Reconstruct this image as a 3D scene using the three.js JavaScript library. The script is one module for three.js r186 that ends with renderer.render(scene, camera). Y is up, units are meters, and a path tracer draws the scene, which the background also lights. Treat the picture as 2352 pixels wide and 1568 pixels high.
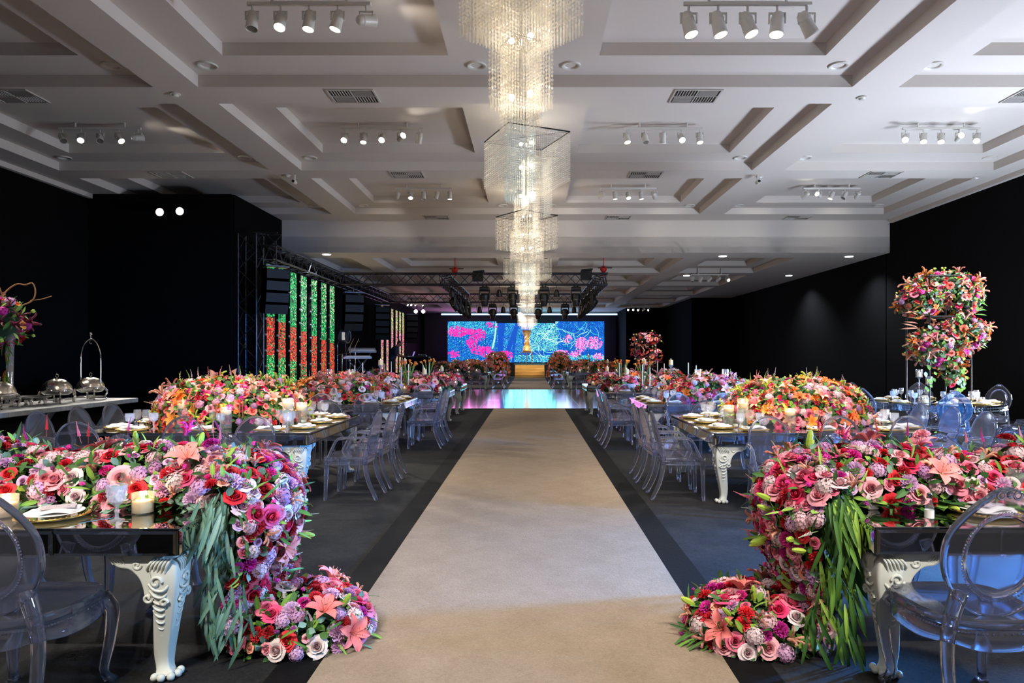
import * as THREE from 'three';
import { mergeGeometries } from 'three/addons/utils/BufferGeometryUtils.js';
import { RoundedBoxGeometry } from 'three/addons/geometries/RoundedBoxGeometry.js';
import { RectAreaLightUniformsLib } from 'three/addons/lights/RectAreaLightUniformsLib.js';
import { MarchingCubes } from 'three/addons/objects/MarchingCubes.js';

// ---------------------------------------------------------------- camera, exposure, large lights
RectAreaLightUniformsLib.init();
const scene = new THREE.Scene();
scene.background = new THREE.Color(0x000000);
const camera = new THREE.PerspectiveCamera(2 * Math.atan(784 / 1560) * 180 / Math.PI, 1.5, 0.05, 200);
camera.position.set(0, 1.6, 0);
camera.setViewOffset(2352, 1568, -42, -31, 2352, 1568);      // a shifted lens: verticals stay vertical
const renderer = new THREE.WebGLRenderer({ antialias: true });
renderer.toneMapping = THREE.LinearToneMapping;
renderer.toneMappingExposure = 1.0;
renderer.shadowMap.enabled = true;
const WARM = new THREE.Color(1.0, 0.88, 0.72), NEUTRAL = new THREE.Color(1.0, 0.92, 0.82), COOL = new THREE.Color(0.80, 0.90, 1.0);
const BLUE = new THREE.Color(0.07, 0.34, 1.0), PALEBLUE = new THREE.Color(0.70, 0.81, 1.0);
const K_TRACK = 42, K_CHANDELIER = 0.7, K_BLUE = 260, K_SKYBLUE = 212, K_DOWN = 26, K_SCREEN = 3.0;

// ---------------------------------------------------------------- helpers
const V = (x, y, z) => new THREE.Vector3(x, y, z);
const R = (deg) => deg * Math.PI / 180;
function rng(seed) { let s = seed >>> 0; return () => { s = (s + 0x6D2B79F5) >>> 0; let t = s; t = Math.imul(t ^ (t >>> 15), t | 1); t ^= t + Math.imul(t ^ (t >>> 7), t | 61); return ((t ^ (t >>> 14)) >>> 0) / 4294967296; }; }
const pick = (r, a) => a[Math.floor(r() * a.length) % a.length];
const at = (px, py, d) => V((px - 1218) * d / 1560, 1.6 - (py - 815) * d / 1560, -d);   // a point seen at px, py that stands d metres away
const used = new Map();
function numbered(name) { const n = used.get(name) ?? 0; used.set(name, n + 1); return n ? `${name}_${String(n).padStart(3, '0')}` : name; }
function shade(o) { o.castShadow = true; o.receiveShadow = true; return o; }
function tag(o, label, category, group) { o.userData.label = label; o.userData.category = category; if (group) o.userData.group = group; return o; }
function thing(name, label, category, p = [0, 0, 0], turn = 0, group) {
  const o = new THREE.Group(); o.name = numbered(name); o.position.set(...p); o.rotation.y = turn; scene.add(o);
  return tag(o, label, category, group);
}
function part(name, geo, m, parent, p, turn) {
  const o = shade(new THREE.Mesh(geo, m)); o.name = name; if (p) o.position.set(...p); if (turn) o.rotation.y = turn; parent.add(o); return o;
}
function solo(name, geo, m, label, category, p = [0, 0, 0], turn = 0, group) {
  const o = shade(new THREE.Mesh(geo, m)); o.name = numbered(name); o.position.set(...p); o.rotation.y = turn; scene.add(o); return tag(o, label, category, group);
}
function struct(name, geo, m, p = [0, 0, 0]) { const o = shade(new THREE.Mesh(geo, m)); o.name = name; o.position.set(...p); o.userData.kind = 'structure'; scene.add(o); return o; }
function copy(o, p, turn, label, group) {
  const c = o.clone(); c.name = numbered(o.name.replace(/_\d{3}$/, '')); c.position.set(...p); c.rotation.y = turn; c.userData = { ...o.userData, label }; if (group) c.userData.group = group; scene.add(c); return c;
}
function clean(g) {
  let n = g.index ? g.toNonIndexed() : g.clone();
  for (const k of Object.keys(n.attributes)) if (!['position', 'normal', 'uv'].includes(k)) n.deleteAttribute(k);
  if (!n.attributes.normal) n.computeVertexNormals();
  if (!n.attributes.uv) n.setAttribute('uv', new THREE.BufferAttribute(new Float32Array(n.attributes.position.count * 2), 2));
  n.morphAttributes = {}; return n;
}
const merge = (list) => mergeGeometries(list.map(clean));
const box = (x, y, z, cx = 0, cy = 0, cz = 0) => new THREE.BoxGeometry(x, y, z).translate(cx, cy, cz);
const rbox = (x, y, z, r, cx = 0, cy = 0, cz = 0, seg = 1) => new RoundedBoxGeometry(x, y, z, seg, r).translate(cx, cy, cz);
const cyl = (r0, r1, h, seg = 12, cx = 0, cy = 0, cz = 0) => new THREE.CylinderGeometry(r0, r1, h, seg).translate(cx, cy, cz);
const ball = (r, w = 10, h = 7, cx = 0, cy = 0, cz = 0) => new THREE.SphereGeometry(r, w, h).translate(cx, cy, cz);
const lathe = (pts, seg = 20) => new THREE.LatheGeometry(pts.map((p) => new THREE.Vector2(p[0], p[1])), seg);
function bar(a, b, r, seg = 6) {                              // a round rod between two points
  const d = b.clone().sub(a), g = new THREE.CylinderGeometry(r, r, d.length(), seg);
  g.applyQuaternion(new THREE.Quaternion().setFromUnitVectors(V(0, 1, 0), d.clone().normalize()));
  return g.translate((a.x + b.x) / 2, (a.y + b.y) / 2, (a.z + b.z) / 2);
}
function tube(pts, r, n = 24, seg = 6, closed = false) { return new THREE.TubeGeometry(new THREE.CatmullRomCurve3(pts, closed), n, r, seg, closed); }
// a rounded rectangular section swept along a smooth curve; size(t) gives [half width along ref, half width across]
function sweep(pts, size, ref, n = 12, chamfer = 0.35) {
  const curve = new THREE.CatmullRomCurve3(pts), pos = [], idx = [], c = 1 - chamfer;
  const prof = [[1, c], [c, 1], [-c, 1], [-1, c], [-1, -c], [-c, -1], [c, -1], [1, -c]], m = prof.length;
  for (let i = 0; i <= n; i++) {
    const t = i / n, p = curve.getPoint(t), T = curve.getTangent(t), N = ref.clone().addScaledVector(T, -ref.dot(T)).normalize(), B = T.clone().cross(N), s = size(t);
    for (const [a, b] of prof) { const q = p.clone().addScaledVector(N, a * s[0]).addScaledVector(B, b * s[1]); pos.push(q.x, q.y, q.z); }
  }
  for (let i = 0; i < n; i++) for (let j = 0; j < m; j++) { const a = i * m + j, b = i * m + (j + 1) % m; idx.push(a, b, a + m, b, b + m, a + m); }
  for (let j = 1; j < m - 1; j++) { idx.push(0, j + 1, j); const e = n * m; idx.push(e, e + j, e + j + 1); }
  const g = new THREE.BufferGeometry(); g.setAttribute('position', new THREE.Float32BufferAttribute(pos, 3)); g.setIndex(idx); g.computeVertexNormals(); return g;
}
function extrude(shape, depth, bevel = 0, seg = 1, curve = 12) {
  return new THREE.ExtrudeGeometry(shape, { depth, bevelEnabled: bevel > 0, bevelThickness: bevel, bevelSize: bevel, bevelSegments: seg, curveSegments: curve });
}
function closedShape(pts) { const s = new THREE.Shape(); pts.forEach((p, i) => (i ? s.lineTo(p[0], p[1]) : s.moveTo(p[0], p[1]))); s.closePath(); return s; }
// vertex-coloured patches for petals and leaves
class Patches {
  constructor() { this.pos = []; this.col = []; this.idx = []; }
  patch(fn, nu, nv, tint = () => [1, 1, 1]) {
    const base = this.pos.length / 3;
    for (let j = 0; j <= nv; j++) for (let i = 0; i <= nu; i++) { const u = i / nu * 2 - 1, v = j / nv; this.pos.push(...fn(u, v)); this.col.push(...tint(u, v)); }
    for (let j = 0; j < nv; j++) for (let i = 0; i < nu; i++) { const a = base + j * (nu + 1) + i; this.idx.push(a, a + 1, a + nu + 1, a + 1, a + nu + 2, a + nu + 1); }
    return this;
  }
  add(g, tint = [1, 1, 1], m) {
    const q = m ? g.clone().applyMatrix4(m) : g, n = q.index ? q.toNonIndexed() : q, base = this.pos.length / 3, p = n.attributes.position;
    for (let i = 0; i < p.count; i++) { this.pos.push(p.getX(i), p.getY(i), p.getZ(i)); this.col.push(...tint); this.idx.push(base + i); }
    return this;
  }
  build() {
    const g = new THREE.BufferGeometry(); g.setAttribute('position', new THREE.Float32BufferAttribute(this.pos, 3)); g.setAttribute('color', new THREE.Float32BufferAttribute(this.col, 3));
    g.setIndex(this.idx); g.computeVertexNormals(); return g;
  }
}

// ---------------------------------------------------------------- textures and materials
function noiseTile(size, octaves, seed) {                       // tileable value noise, 0..1
  const r = rng(seed), out = new Float32Array(size * size); let amp = 1, total = 0;
  for (const cells of octaves) {
    const g = Float32Array.from({ length: cells * cells }, () => r());
    for (let y = 0; y < size; y++) for (let x = 0; x < size; x++) {
      const fx = x / size * cells, fy = y / size * cells, ix = Math.floor(fx), iy = Math.floor(fy), a = fx - ix, b = fy - iy, s = a * a * (3 - 2 * a), t = b * b * (3 - 2 * b);
      const q = (i, j) => g[((iy + j) % cells) * cells + (ix + i) % cells];
      out[y * size + x] += amp * ((q(0, 0) * (1 - s) + q(1, 0) * s) * (1 - t) + (q(0, 1) * (1 - s) + q(1, 1) * s) * t);
    }
    total += amp; amp *= 0.6;
  }
  return out.map((v) => v / total);
}
function dataTexture(size, fn, srgb = true, repeat = 1) {
  const d = new Uint8Array(size * size * 4);
  for (let i = 0; i < size * size; i++) { const c = fn(i); d[4 * i] = c[0]; d[4 * i + 1] = c[1]; d[4 * i + 2] = c[2]; d[4 * i + 3] = 255; }
  const t = new THREE.DataTexture(d, size, size); t.magFilter = THREE.LinearFilter; t.minFilter = THREE.LinearFilter; t.wrapS = t.wrapT = THREE.RepeatWrapping;
  if (srgb) t.colorSpace = THREE.SRGBColorSpace; t.repeat.set(repeat, repeat); t.needsUpdate = true; return t;
}
const fine = noiseTile(512, [256, 128, 64, 16], 3), coarse = noiseTile(512, [5, 13, 31, 80], 9);
const clamp = (v) => Math.max(0, Math.min(255, v));
const blackPile = dataTexture(512, (i) => { const v = 36 + 22 * (fine[i] - 0.5) + 20 * (coarse[i] - 0.5); return [v, v, v * 1.02].map(clamp); });
const beigePile = dataTexture(512, (i) => { const v = 26 * (fine[i] - 0.5) + 18 * (coarse[i] - 0.5); return [140 + v, 125 + v, 108 + v].map(clamp); });
const pileBump = dataTexture(512, (i) => { const v = clamp(255 * fine[i]); return [v, v, v]; }, false);
const plasterBump = dataTexture(512, (i) => { const v = clamp(255 * (0.5 * coarse[i] + 0.5 * fine[i])); return [v, v, v]; }, false);
const boardTex = dataTexture(512, (i) => { const x = i % 512, y = Math.floor(i / 512); const v = 34 * (fine[(y % 512) * 512 + Math.floor(x / 24)] - 0.5) + 20 * (coarse[i] - 0.5); return [122 + v, 126 + v, 130 + v].map(clamp); });

const std = (color, o = {}) => new THREE.MeshStandardMaterial({ color, roughness: 0.6, metalness: 0, side: THREE.DoubleSide, ...o });
const phys = (color, o = {}) => new THREE.MeshPhysicalMaterial({ color, roughness: 0.1, side: THREE.DoubleSide, ...o });
const glow = (color, k) => new THREE.MeshStandardMaterial({ color: 0x000000, emissive: color, emissiveIntensity: k });
const M = {
  plaster: std(0xd2cac2, { roughness: 0.9, bumpMap: plasterBump, bumpScale: 0.002 }),
  drape: phys(0x0e0d0e, { roughness: 0.95, specularIntensity: 0.15 }),
  backWall: std(0x3a3336, { roughness: 0.9 }),
  frontWall: std(0x8b857e, { roughness: 0.9 }),
  floor: phys(0xffffff, { specularIntensity: 0.2, map: blackPile, bumpMap: pileBump, bumpScale: 0.0008, roughness: 0.85 }),
  floorEdge: phys(0x0b0b0c, { specularIntensity: 0.2, roughness: 0.8, bumpMap: pileBump, bumpScale: 0.002 }),
  runner: phys(0xffffff, { specularIntensity: 0.2, map: beigePile, bumpMap: pileBump, bumpScale: 0.002, roughness: 0.95 }),
  danceTile: std(0xc9bfc0, { metalness: 0.9, roughness: 0.12 }),
  mirror: std(0xc4c6c4, { metalness: 1, roughness: 0.02 }),
  mirrorEdge: std(0x56604f, { metalness: 0.3, roughness: 0.2 }),
  legPaint: std(0xc9ccc4, { roughness: 0.55 }),
  acrylic: phys(0xe8ecff, { transmission: 0.97, thickness: 0.02, ior: 1.49, roughness: 0.05 }),
  glass: phys(0xffffff, { transmission: 0.94, thickness: 0, ior: 1.52, roughness: 0.02 }),
  cutGlass: phys(0xf8faff, { transmission: 0.84, thickness: 0, ior: 1.65, roughness: 0.06 }),
  water: phys(0xf4fbf4, { transmission: 1, thickness: 0, ior: 1.33, roughness: 0.02 }),
  crystal: phys(0xfffdf8, { transmission: 0.78, thickness: 0, ior: 1.7, roughness: 0.12 }),
  crystalClear: phys(0xeaf1f4, { transmission: 0.92, thickness: 0, ior: 1.7, roughness: 0.05 }),
  chrome: std(0xdedbd4, { metalness: 1, roughness: 0.12 }),
  hammered: std(0xcfc8bb, { metalness: 1, roughness: 0.22 }),
  gold: std(0xd8b46a, { metalness: 1, roughness: 0.25 }),
  goldSilk: std(0xd0a860, { metalness: 0.3, roughness: 0.5 }),
  goldGlass: phys(0xe9dcae, { transmission: 0.4, thickness: 0, metalness: 0, roughness: 0.1, clearcoat: 1 }),
  linen: std(0xe6e3dd, { roughness: 0.9 }),
  card: std(0xb9aeb4, { roughness: 0.8 }),
  wax: std(0xf0d29a, { roughness: 0.5 }),
  waxPale: std(0xeadfc6, { roughness: 0.5 }),
  blackMetal: std(0x0b0b0c, { roughness: 0.45, metalness: 0.4 }),
  trussMetal: std(0x4a4a50, { roughness: 0.32, metalness: 0.85 }),
  blackPlastic: std(0x0a0a0b, { roughness: 0.5 }),
  grille: std(0x101114, { roughness: 0.6, metalness: 0.3 }),
  whiteMetal: std(0xd9d6ce, { roughness: 0.4, metalness: 0.1 }),
  ventDark: std(0x35322f, { roughness: 0.8 }),
  ventWhite: std(0xb7b2aa, { roughness: 0.6 }),
  red: std(0xc0241c, { roughness: 0.35 }),
  board: std(0xffffff, { map: boardTex, roughness: 0.55 }),
  boardBlue: std(0x4a5866, { roughness: 0.6 }),
  bark: std(0xb98450, { roughness: 0.8 }),
  silverPlastic: std(0xa9adb0, { roughness: 0.4, metalness: 0.3 }),
  brass: std(0xb08d3c, { metalness: 1, roughness: 0.3 }),
  navy: std(0x1d2433, { roughness: 0.9 }),
  skin: std(0xa9745a, { roughness: 0.7 }),
  hair: std(0x3a2c26, { roughness: 0.9 }),
  flame: glow(new THREE.Color(1, 0.72, 0.32), 14),
  bulb: glow(new THREE.Color(1, 0.85, 0.62), 10),
  lampLit: glow(new THREE.Color(1, 0.90, 0.74), 9),
  lampOff: std(0x8f8a82, { roughness: 0.3, metalness: 0.5 }),
  downLit: glow(new THREE.Color(0.92, 1, 0.96), 9),
  coveLit: glow(new THREE.Color(0.5, 0.78, 1), 2.2),
  blueLit: glow(BLUE, 6),
};
// ---------------------------------------------------------------- the room
function flat(w, d, scale = 1) { const g = new THREE.BoxGeometry(w, 0.1, d), p = g.attributes.position, u = g.attributes.uv; for (let i = 0; i < p.count; i++) u.setXY(i, p.getX(i) * scale, p.getZ(i) * scale); return g; }
struct('floor', flat(24.6, 59, 0.7), M.floor, [-0.15, -0.05, -25]);
function rug(name, label, x0, x1, d0, d1, m, y, cat) { const g = new THREE.BoxGeometry(x1 - x0, 0.012, d1 - d0), p = g.attributes.position, u = g.attributes.uv; for (let i = 0; i < p.count; i++) u.setXY(i, p.getX(i) * 0.8, p.getZ(i) * 0.8); return solo(name, g, m, label, cat, [(x0 + x1) / 2, y, -(d0 + d1) / 2]); }
rug('aisle_carpet', 'long beige carpet runner down the middle of the black floor', -1.083, 1.013, -2, 20.05, M.runner, 0.006, 'carpet');
rug('aisle_carpet', 'short beige carpet between the shiny dance floor and golden steps', -1.083, 1.013, 31, 46.9, M.runner, 0.006, 'carpet');
for (const [x0, x1, s] of [[-1.30, -1.085, 'left'], [1.015, 1.24, 'right']]) rug('carpet_border', `black border strip along the ${s} edge of the long beige runner`, x0, x1, -2, 20.05, M.floorEdge, 0.002, 'border strip');
{ // dance floor of separate polished tiles
  const r = rng(5), t = thing('dance_floor', 'mirror polished tiled dance floor reflecting the coloured screen', 'dance floor', [0, 0, 0]);
  const g = rbox(0.994, 0.02, 0.994, 0.004);
  part('subfloor', box(9.02, 0.006, 10.96, 0, 0.003, -25.52), M.blackPlastic, t);
  for (let i = 0; i < 9; i++) for (let j = 0; j < 11; j++) { const o = part('tile', g, M.danceTile, t, [-4 + i, 0.018, -20.55 - j]); o.rotation.x = (r() - 0.5) * 0.004; o.rotation.z = (r() - 0.5) * 0.006; }
}
const XL = -12.1, XR = 11.75;
struct('wall_right', box(0.15, 6.6, 26.5), M.drape, [XR + 0.075, 3.3, -9.2]);
struct('wall_right_far', merge([box(0.15, 5.4, 17.4, 0, 0, 0), box(2.35, 5.4, 0.15, -1.15, 0, -8.7), box(0.15, 5.4, 8.4, -2.3, 0, -12.9), box(2.7, 5.4, 0.15, -3.6, 0, -17.1), box(0.15, 5.4, 6, -4.95, 0, -20.1)]), M.drape, [XR + 0.075, 2.7, -31.1]);
struct('wall_left', merge([box(0.15, 6.6, 26.8, 0, 0.55, -2), box(4.0, 6.0, 0.15, 2.0, 0.25, -11.35), box(0.15, 6.0, 3.7, 3.98, 0.25, -13.2), box(0.15, 5.5, 32, 3.7, 0, -31), box(4.0, 6.6, 0.15, 2.0, 0.55, -15.3)]), M.drape, [XL - 0.075, 2.75, -7.3]);
struct('wall_back', box(20.5, 5.4, 0.15), M.backWall, [1.6, 2.7, -54.1]);
struct('wall_front', box(24.4, 6.7, 0.15), M.frontWall, [-0.15, 3.35, 4.1]);
const bays = [[-11.24, -6.2], [-5.46, 5.29], [6.05, 11.05]];
const inners = [[-10.51, -6.94], [-4.73, -1.26], [1.06, 4.54], [6.79, 10.31]];
function slab(x0, x1, d0, d1, holes, y, th) {
  const s = closedShape([[x0, d0], [x1, d0], [x1, d1], [x0, d1]]);
  for (const [a, b, c, e] of holes) { const h = new THREE.Path(); h.moveTo(a, c); h.lineTo(a, e); h.lineTo(b, e); h.lineTo(b, c); h.closePath(); s.holes.push(h); }
  return extrude(s, th).rotateX(-Math.PI / 2).translate(0, y, 0);
}
const rows = [[-3.2, 1.08], [1.82, 6.12], [6.86, 11.16], [11.9, 16.2], [16.93, 21.23]];
const lowRows = [[23.4, 27.7], [28.45, 32.75], [33.5, 37.8], [38.55, 42.85], [43.6, 47.9]];
const grid = (xs, ds, inset) => ds.flatMap(([c, e]) => xs.map(([a, b]) => [a, b, c + inset, e - inset]));
struct('ceiling', merge([
  slab(-12.3, 11.95, -4.1, 22.3, grid(bays, rows, 0), 6.0, 0.2),
  slab(-12.3, 11.95, -4.1, 22.3, grid(inners, rows, 0.73), 6.2, 0.2),
  slab(-12.3, 11.95, -4.1, 22.3, [], 6.4, 0.12),
]), M.plaster);
const lowBays = [[-7.6, -6.2], [-5.46, 5.29], [6.05, 9.1]], lowInners = [[-4.73, -1.26], [1.06, 4.54], [6.6, 8.6]];
struct('ceiling_lower', merge([
  slab(-8.5, 11.95, 22.2, 54.2, grid(lowBays, lowRows, 0), 4.94, 0.2),
  slab(-8.5, 11.95, 22.2, 54.2, grid(lowInners, lowRows, 0.73), 5.14, 0.2),
  slab(-8.5, 11.95, 22.2, 54.2, [], 5.34, 0.12),
]), M.plaster);
struct('ceiling_beam', box(20.3, 1.56, 0.2), M.plaster, [1.68, 5.72, -22.3]);
struct('trim_1', merge([box(0.12, 0.12, 26, XL + 0.07, 5.94, -9), box(0.12, 0.12, 26, XR - 0.07, 5.94, -9)]), M.plaster);
{ // glowing cove strip along the top of the back wall
  const c = thing('cove_light', 'thin pale blue light strip glowing along the top of the far wall', 'light strip', [0.3, 4.78, -53.2]);
  part('housing', box(14.6, 0.1, 0.16), M.whiteMetal, c); part('light_strip', box(14.5, 0.12, 0.03, 0, 0, 0.1), M.coveLit, c);
  const l = new THREE.RectAreaLight(new THREE.Color(0.5, 0.78, 1), 1.0, 14.5, 0.12); l.position.set(0.3, 4.78, -53.05); l.lookAt(0.3, 4.78, 0); scene.add(l);
}
// ceiling fittings
const ventBody = (() => { const list = []; for (const [sx, sz] of [[-1, -1], [1, -1], [-1, 1], [1, 1]]) for (let k = 0; k < 7; k++) { const along = sx * sz > 0; const o = (k - 3) * 0.037; list.push(along ? box(0.32, 0.012, 0.012, sx * 0.185, 0, sz * 0.135 + o) : box(0.012, 0.012, 0.23, sx * 0.185 + (k - 3) * 0.046, 0, sz * 0.135)); } return list; })();
const ventFrame = merge([box(0.8, 0.02, 0.03, 0, 0, 0.285), box(0.8, 0.02, 0.03, 0, 0, -0.285), box(0.03, 0.02, 0.6, 0.385), box(0.03, 0.02, 0.6, -0.385), box(0.02, 0.02, 0.55), box(0.76, 0.02, 0.02)]);
const ordinal = ['first', 'second', 'third', 'fourth', 'fifth', 'sixth', 'seventh', 'eighth', 'ninth', 'tenth', 'eleventh', 'twelfth'];
const rowWord = ['front', 'middle', 'rear'];
[11.53, 16.56, 21.72].forEach((d, i) => [-8.75, -3.0, 2.8, 8.55].forEach((x, j) => {
  if (i === 2 && j === 0) return;
  const t = thing('ceiling_vent', `white slatted air vent, ${ordinal[j]} across in the ${rowWord[i]} row of ceiling vents`, 'vent', [x, 5.99, -d]);
  part('backing', box(0.78, 0.006, 0.58, 0, 0.006, 0), M.ventDark, t); part('frame', ventFrame, M.ventWhite, t);
  for (const g of ventBody) part('slat', g, M.ventWhite, t);
}));
const ringGeo = lathe([[0.10, 0.03], [0.105, 0.0], [0.15, -0.008], [0.155, 0.0], [0.15, 0.02]], 24), discGeo = cyl(0.1, 0.1, 0.01, 24, 0, 0.025, 0);
const downXs = [-10.85, -6.65, -5.12, -0.85, 0.65, 4.9, 6.4, 10.7];
rows.slice(2).forEach(([, e], i) => downXs.forEach((x, j) => {
  if (i === 2 && j === 0) return;
  const t = thing('ceiling_downlight', `round white recessed downlight, switched off, ${ordinal[j]} across in the ${rowWord[i]} coffer row`, 'downlight', [x, 6.18, -(e - 0.38)]);
  part('ring', ringGeo, M.whiteMetal, t); part('lens', discGeo, M.ventWhite, t);
}));
[[750, 583], [1577, 632], [1812, 632], [1950, 588], [1660, 587]].forEach(([px, py], i) => {
  const d = 3.34 * 1560 / (815 - py), p = at(px, py, d);
  const t = thing('ceiling_downlight', ['lit white downlight beside the long wall beam above the stage', 'lit downlight in the low ceiling behind the hanging spotlights', 'lit downlight in low ceiling, second from the black wall', 'lit downlight nearest the black wall under the beam', 'lit downlight just above the track of white spotlights under the beam'][i], 'downlight', [p.x, 4.93, p.z]);
  part('ring', ringGeo, M.whiteMetal, t, [0, 0, 0]); part('lens', cyl(0.13, 0.13, 0.012, 24, 0, -0.012, 0), M.downLit, t);
  const l = new THREE.SpotLight(COOL, K_DOWN * 3, 0, R(62), 0.6); l.position.set(p.x, 4.9, p.z); l.target.position.set(p.x, 0, p.z); l.shadow.radius = 4; l.castShadow = true; scene.add(l, l.target);
});
[[403, 215, 'in front of the first coffer, above the left tables'], [1980, 223, 'between the coffers above the right tables'], [660, 402, 'near the left wall camera'], [1745, 405, 'near the right ceiling camera'], [2242, 407, 'beside the black wall']].forEach(([px, py, w]) => {
  const p = at(px, py, 4.4 * 1560 / (815 - py));
  const t = thing('smoke_detector', `small round white smoke detector ${w}`, 'smoke detector', [p.x, 5.995, p.z]);
  part('base', cyl(0.08, 0.085, 0.02, 18, 0, -0.008, 0), M.whiteMetal, t); part('sensor', cyl(0.06, 0.04, 0.03, 18, 0, -0.032, 0), M.whiteMetal, t);
});
[[677, 418, 'left'], [1740, 425, 'right']].forEach(([px, py, w]) => {
  const p = at(px, 400, 16.6);
  const t = thing('security_camera', `small white bullet security camera hanging under the ${w} ceiling beam`, 'camera', [p.x, 6.0, p.z]);
  part('stem', cyl(0.02, 0.02, 0.14, 8, 0, -0.07, 0), M.whiteMetal, t); part('body', cyl(0.05, 0.05, 0.16, 14).rotateX(Math.PI / 2).translate(0, -0.18, 0.04), M.whiteMetal, t); part('lens', cyl(0.035, 0.035, 0.01, 12).rotateX(Math.PI / 2).translate(0, -0.18, 0.122), M.blackPlastic, t);
});

// track lights: one bar with five lamp heads each
const headGeo = lathe([[0.0, 0.12], [0.03, 0.118], [0.052, 0.1], [0.058, 0.07], [0.058, 0.05], [0.064, 0.048], [0.064, 0.035], [0.06, 0.03], [0.066, -0.09], [0.07, -0.095], [0.07, -0.115], [0.062, -0.115], [0.058, -0.06]], 16);
const headLens = cyl(0.06, 0.06, 0.008, 16, 0, -0.1, 0);
const yokeGeo = merge([box(0.012, 0.1, 0.02, 0.076, 0.05, 0), box(0.012, 0.1, 0.02, -0.076, 0.05, 0), box(0.165, 0.012, 0.02, 0, 0.1, 0), cyl(0.012, 0.012, 0.09, 8, 0, 0.145, 0)]);
function trackLight(x, y, d, len, lit, targets, label, size = 1, hang = 0.17) {
  const t = thing('track_light', label, 'track light', [x, y, -d]);
  part('bar', rbox(len, 0.045, 0.045, 0.006, 0, 0, 0), M.whiteMetal, t);
  part('hanger', merge([cyl(0.02, 0.02, hang, 8, -len * 0.3, hang / 2, 0), cyl(0.02, 0.02, hang, 8, len * 0.3, hang / 2, 0), box(len * 0.6 + 0.04, 0.02, 0.03, 0, 0.02, 0)]), M.whiteMetal, t);
  for (let i = 0; i < 5; i++) {
    const hx = (i / 4 - 0.5) * len * 0.92, p = V(hx, -0.19 * size, 0), tg = targets[i % targets.length];
    const h = new THREE.Group(); h.name = 'lamp_head'; h.position.copy(p); t.add(h);
    part('yoke', yokeGeo, M.whiteMetal, h).scale.setScalar(size);
    const w = V(x + hx, y - 0.19 * size, -d), dir = tg.clone().sub(w).normalize(), q = new THREE.Quaternion().setFromUnitVectors(V(0, -1, 0), dir);
    const can = part('can', headGeo, M.whiteMetal, h); can.quaternion.copy(q); can.scale.setScalar(size);
    const on = lit.includes(i), lens = part('lens', headLens, on ? M.lampLit : M.lampOff, h); lens.quaternion.copy(q); lens.scale.setScalar(size);
    if (on) { const l = new THREE.SpotLight(NEUTRAL, K_TRACK * (tg.k ?? 1), 0, R(27), 0.75); l.position.copy(w).addScaledVector(dir, 0.16 * size); l.target.position.copy(tg); l.shadow.radius = 3; l.castShadow = true; scene.add(l, l.target); }
  }
}
const T = (x, d, y = 0.9, k = 1) => Object.assign(V(x, y, -d), { k });
// above and just behind the camera, out of frame: they light the two nearest tables
trackLight(-2.9, 6.26, 3.97, 1.7, [0, 1, 2, 3], [T(-3.3, 8.1, 1.0), T(-2.6, 3.9), T(-4.0, 8.2, 1.0), T(-3.5, 8.0, 1.0), T(-1.6, 4.0, 0.3)], 'white track with five spotlights in the coffer above the nearest left table', 1.2);
trackLight(2.9, 6.26, 3.97, 1.7, [1, 2, 3, 4], [T(1.6, 4.0, 0.3), T(2.6, 3.9), T(3.0, 8.1, 1.0), T(2.7, 8.0, 1.0), T(3.6, 8.2, 1.0)], 'white track with five spotlights in the coffer above the nearest right table', 1.2);
trackLight(-2.9, 6.26, -1.06, 1.7, [0, 1, 2, 3, 4], [T(-3.0, 3.7, 1.0), T(-2.4, 3.7, 1.0), T(-1.5, 3.9, 0.6), T(-1.4, 3.9, 0.3), T(-2.0, 3.8, 1.0)], 'white track with five spotlights behind the camera on the left', 1.2);
trackLight(2.9, 6.26, -1.06, 1.7, [0, 1, 2, 3, 4], [T(1.5, 3.9, 0.6), T(1.4, 3.9, 0.3), T(2.0, 3.8, 1.0), T(2.5, 3.7, 1.0), T(3.0, 3.7, 1.0)], 'white track with five spotlights behind the camera on the right', 1.2);
trackLight(-2.93, 6.25, 9.0, 1.64, [1, 2, 3, 4], [T(-3.6, 8), T(-3.2, 6.6, 0.6), T(-3.3, 8.3), T(-3.9, 8.6), T(-1.5, 9.6, 6.3, 0.04)], 'front white track with five spotlights above the second left table', 1.15);
trackLight(2.88, 6.25, 9.0, 1.7, [0, 1, 2, 3], [T(3.2, 8.2), T(3.6, 8.5), T(4.4, 8), T(2.6, 8.2), T(7.0, 10, 0.8)], 'front white track with five large spotlights above the second right table', 1.4);
trackLight(-8.9, 6.28, 14.05, 1.7, [1, 3, 4], [T(-6, 11), T(-7.0, 9.5, 1.2), T(-6.9, 10.5, 1.0), T(-4, 12), T(-7.2, 14.7, 6.3, 0.05)], 'white track with five spotlights in the coffer above the buffet');
trackLight(-3.06, 6.28, 14.05, 1.68, [0, 1, 2, 3, 4], [T(-3.9, 9, 1.2), T(-3.4, 12.3), T(-3.0, 8.4), T(-1.9, 12.9, 6.32, 0.05), T(-3.6, 15.7)], 'white track with five bright spotlights above the third left table');
trackLight(2.75, 6.28, 14.05, 1.64, [0, 2, 3, 4], [T(2.6, 12.4), T(3, 12.4), T(2.8, 15.6), T(3.2, 8.6, 1.1), T(3.6, 12.6)], 'white track with five spotlights above the third right table');
trackLight(8.5, 6.28, 14.05, 1.6, [0, 1, 2, 3, 4], [T(4, 8.4), T(7.2, 12, 2.0), T(7.2, 12, 1.4), T(8.6, 12.7, 6.34, 0.05), T(7.2, 11.4, 2.4)], 'white track with five bright spotlights above the round table');
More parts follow.
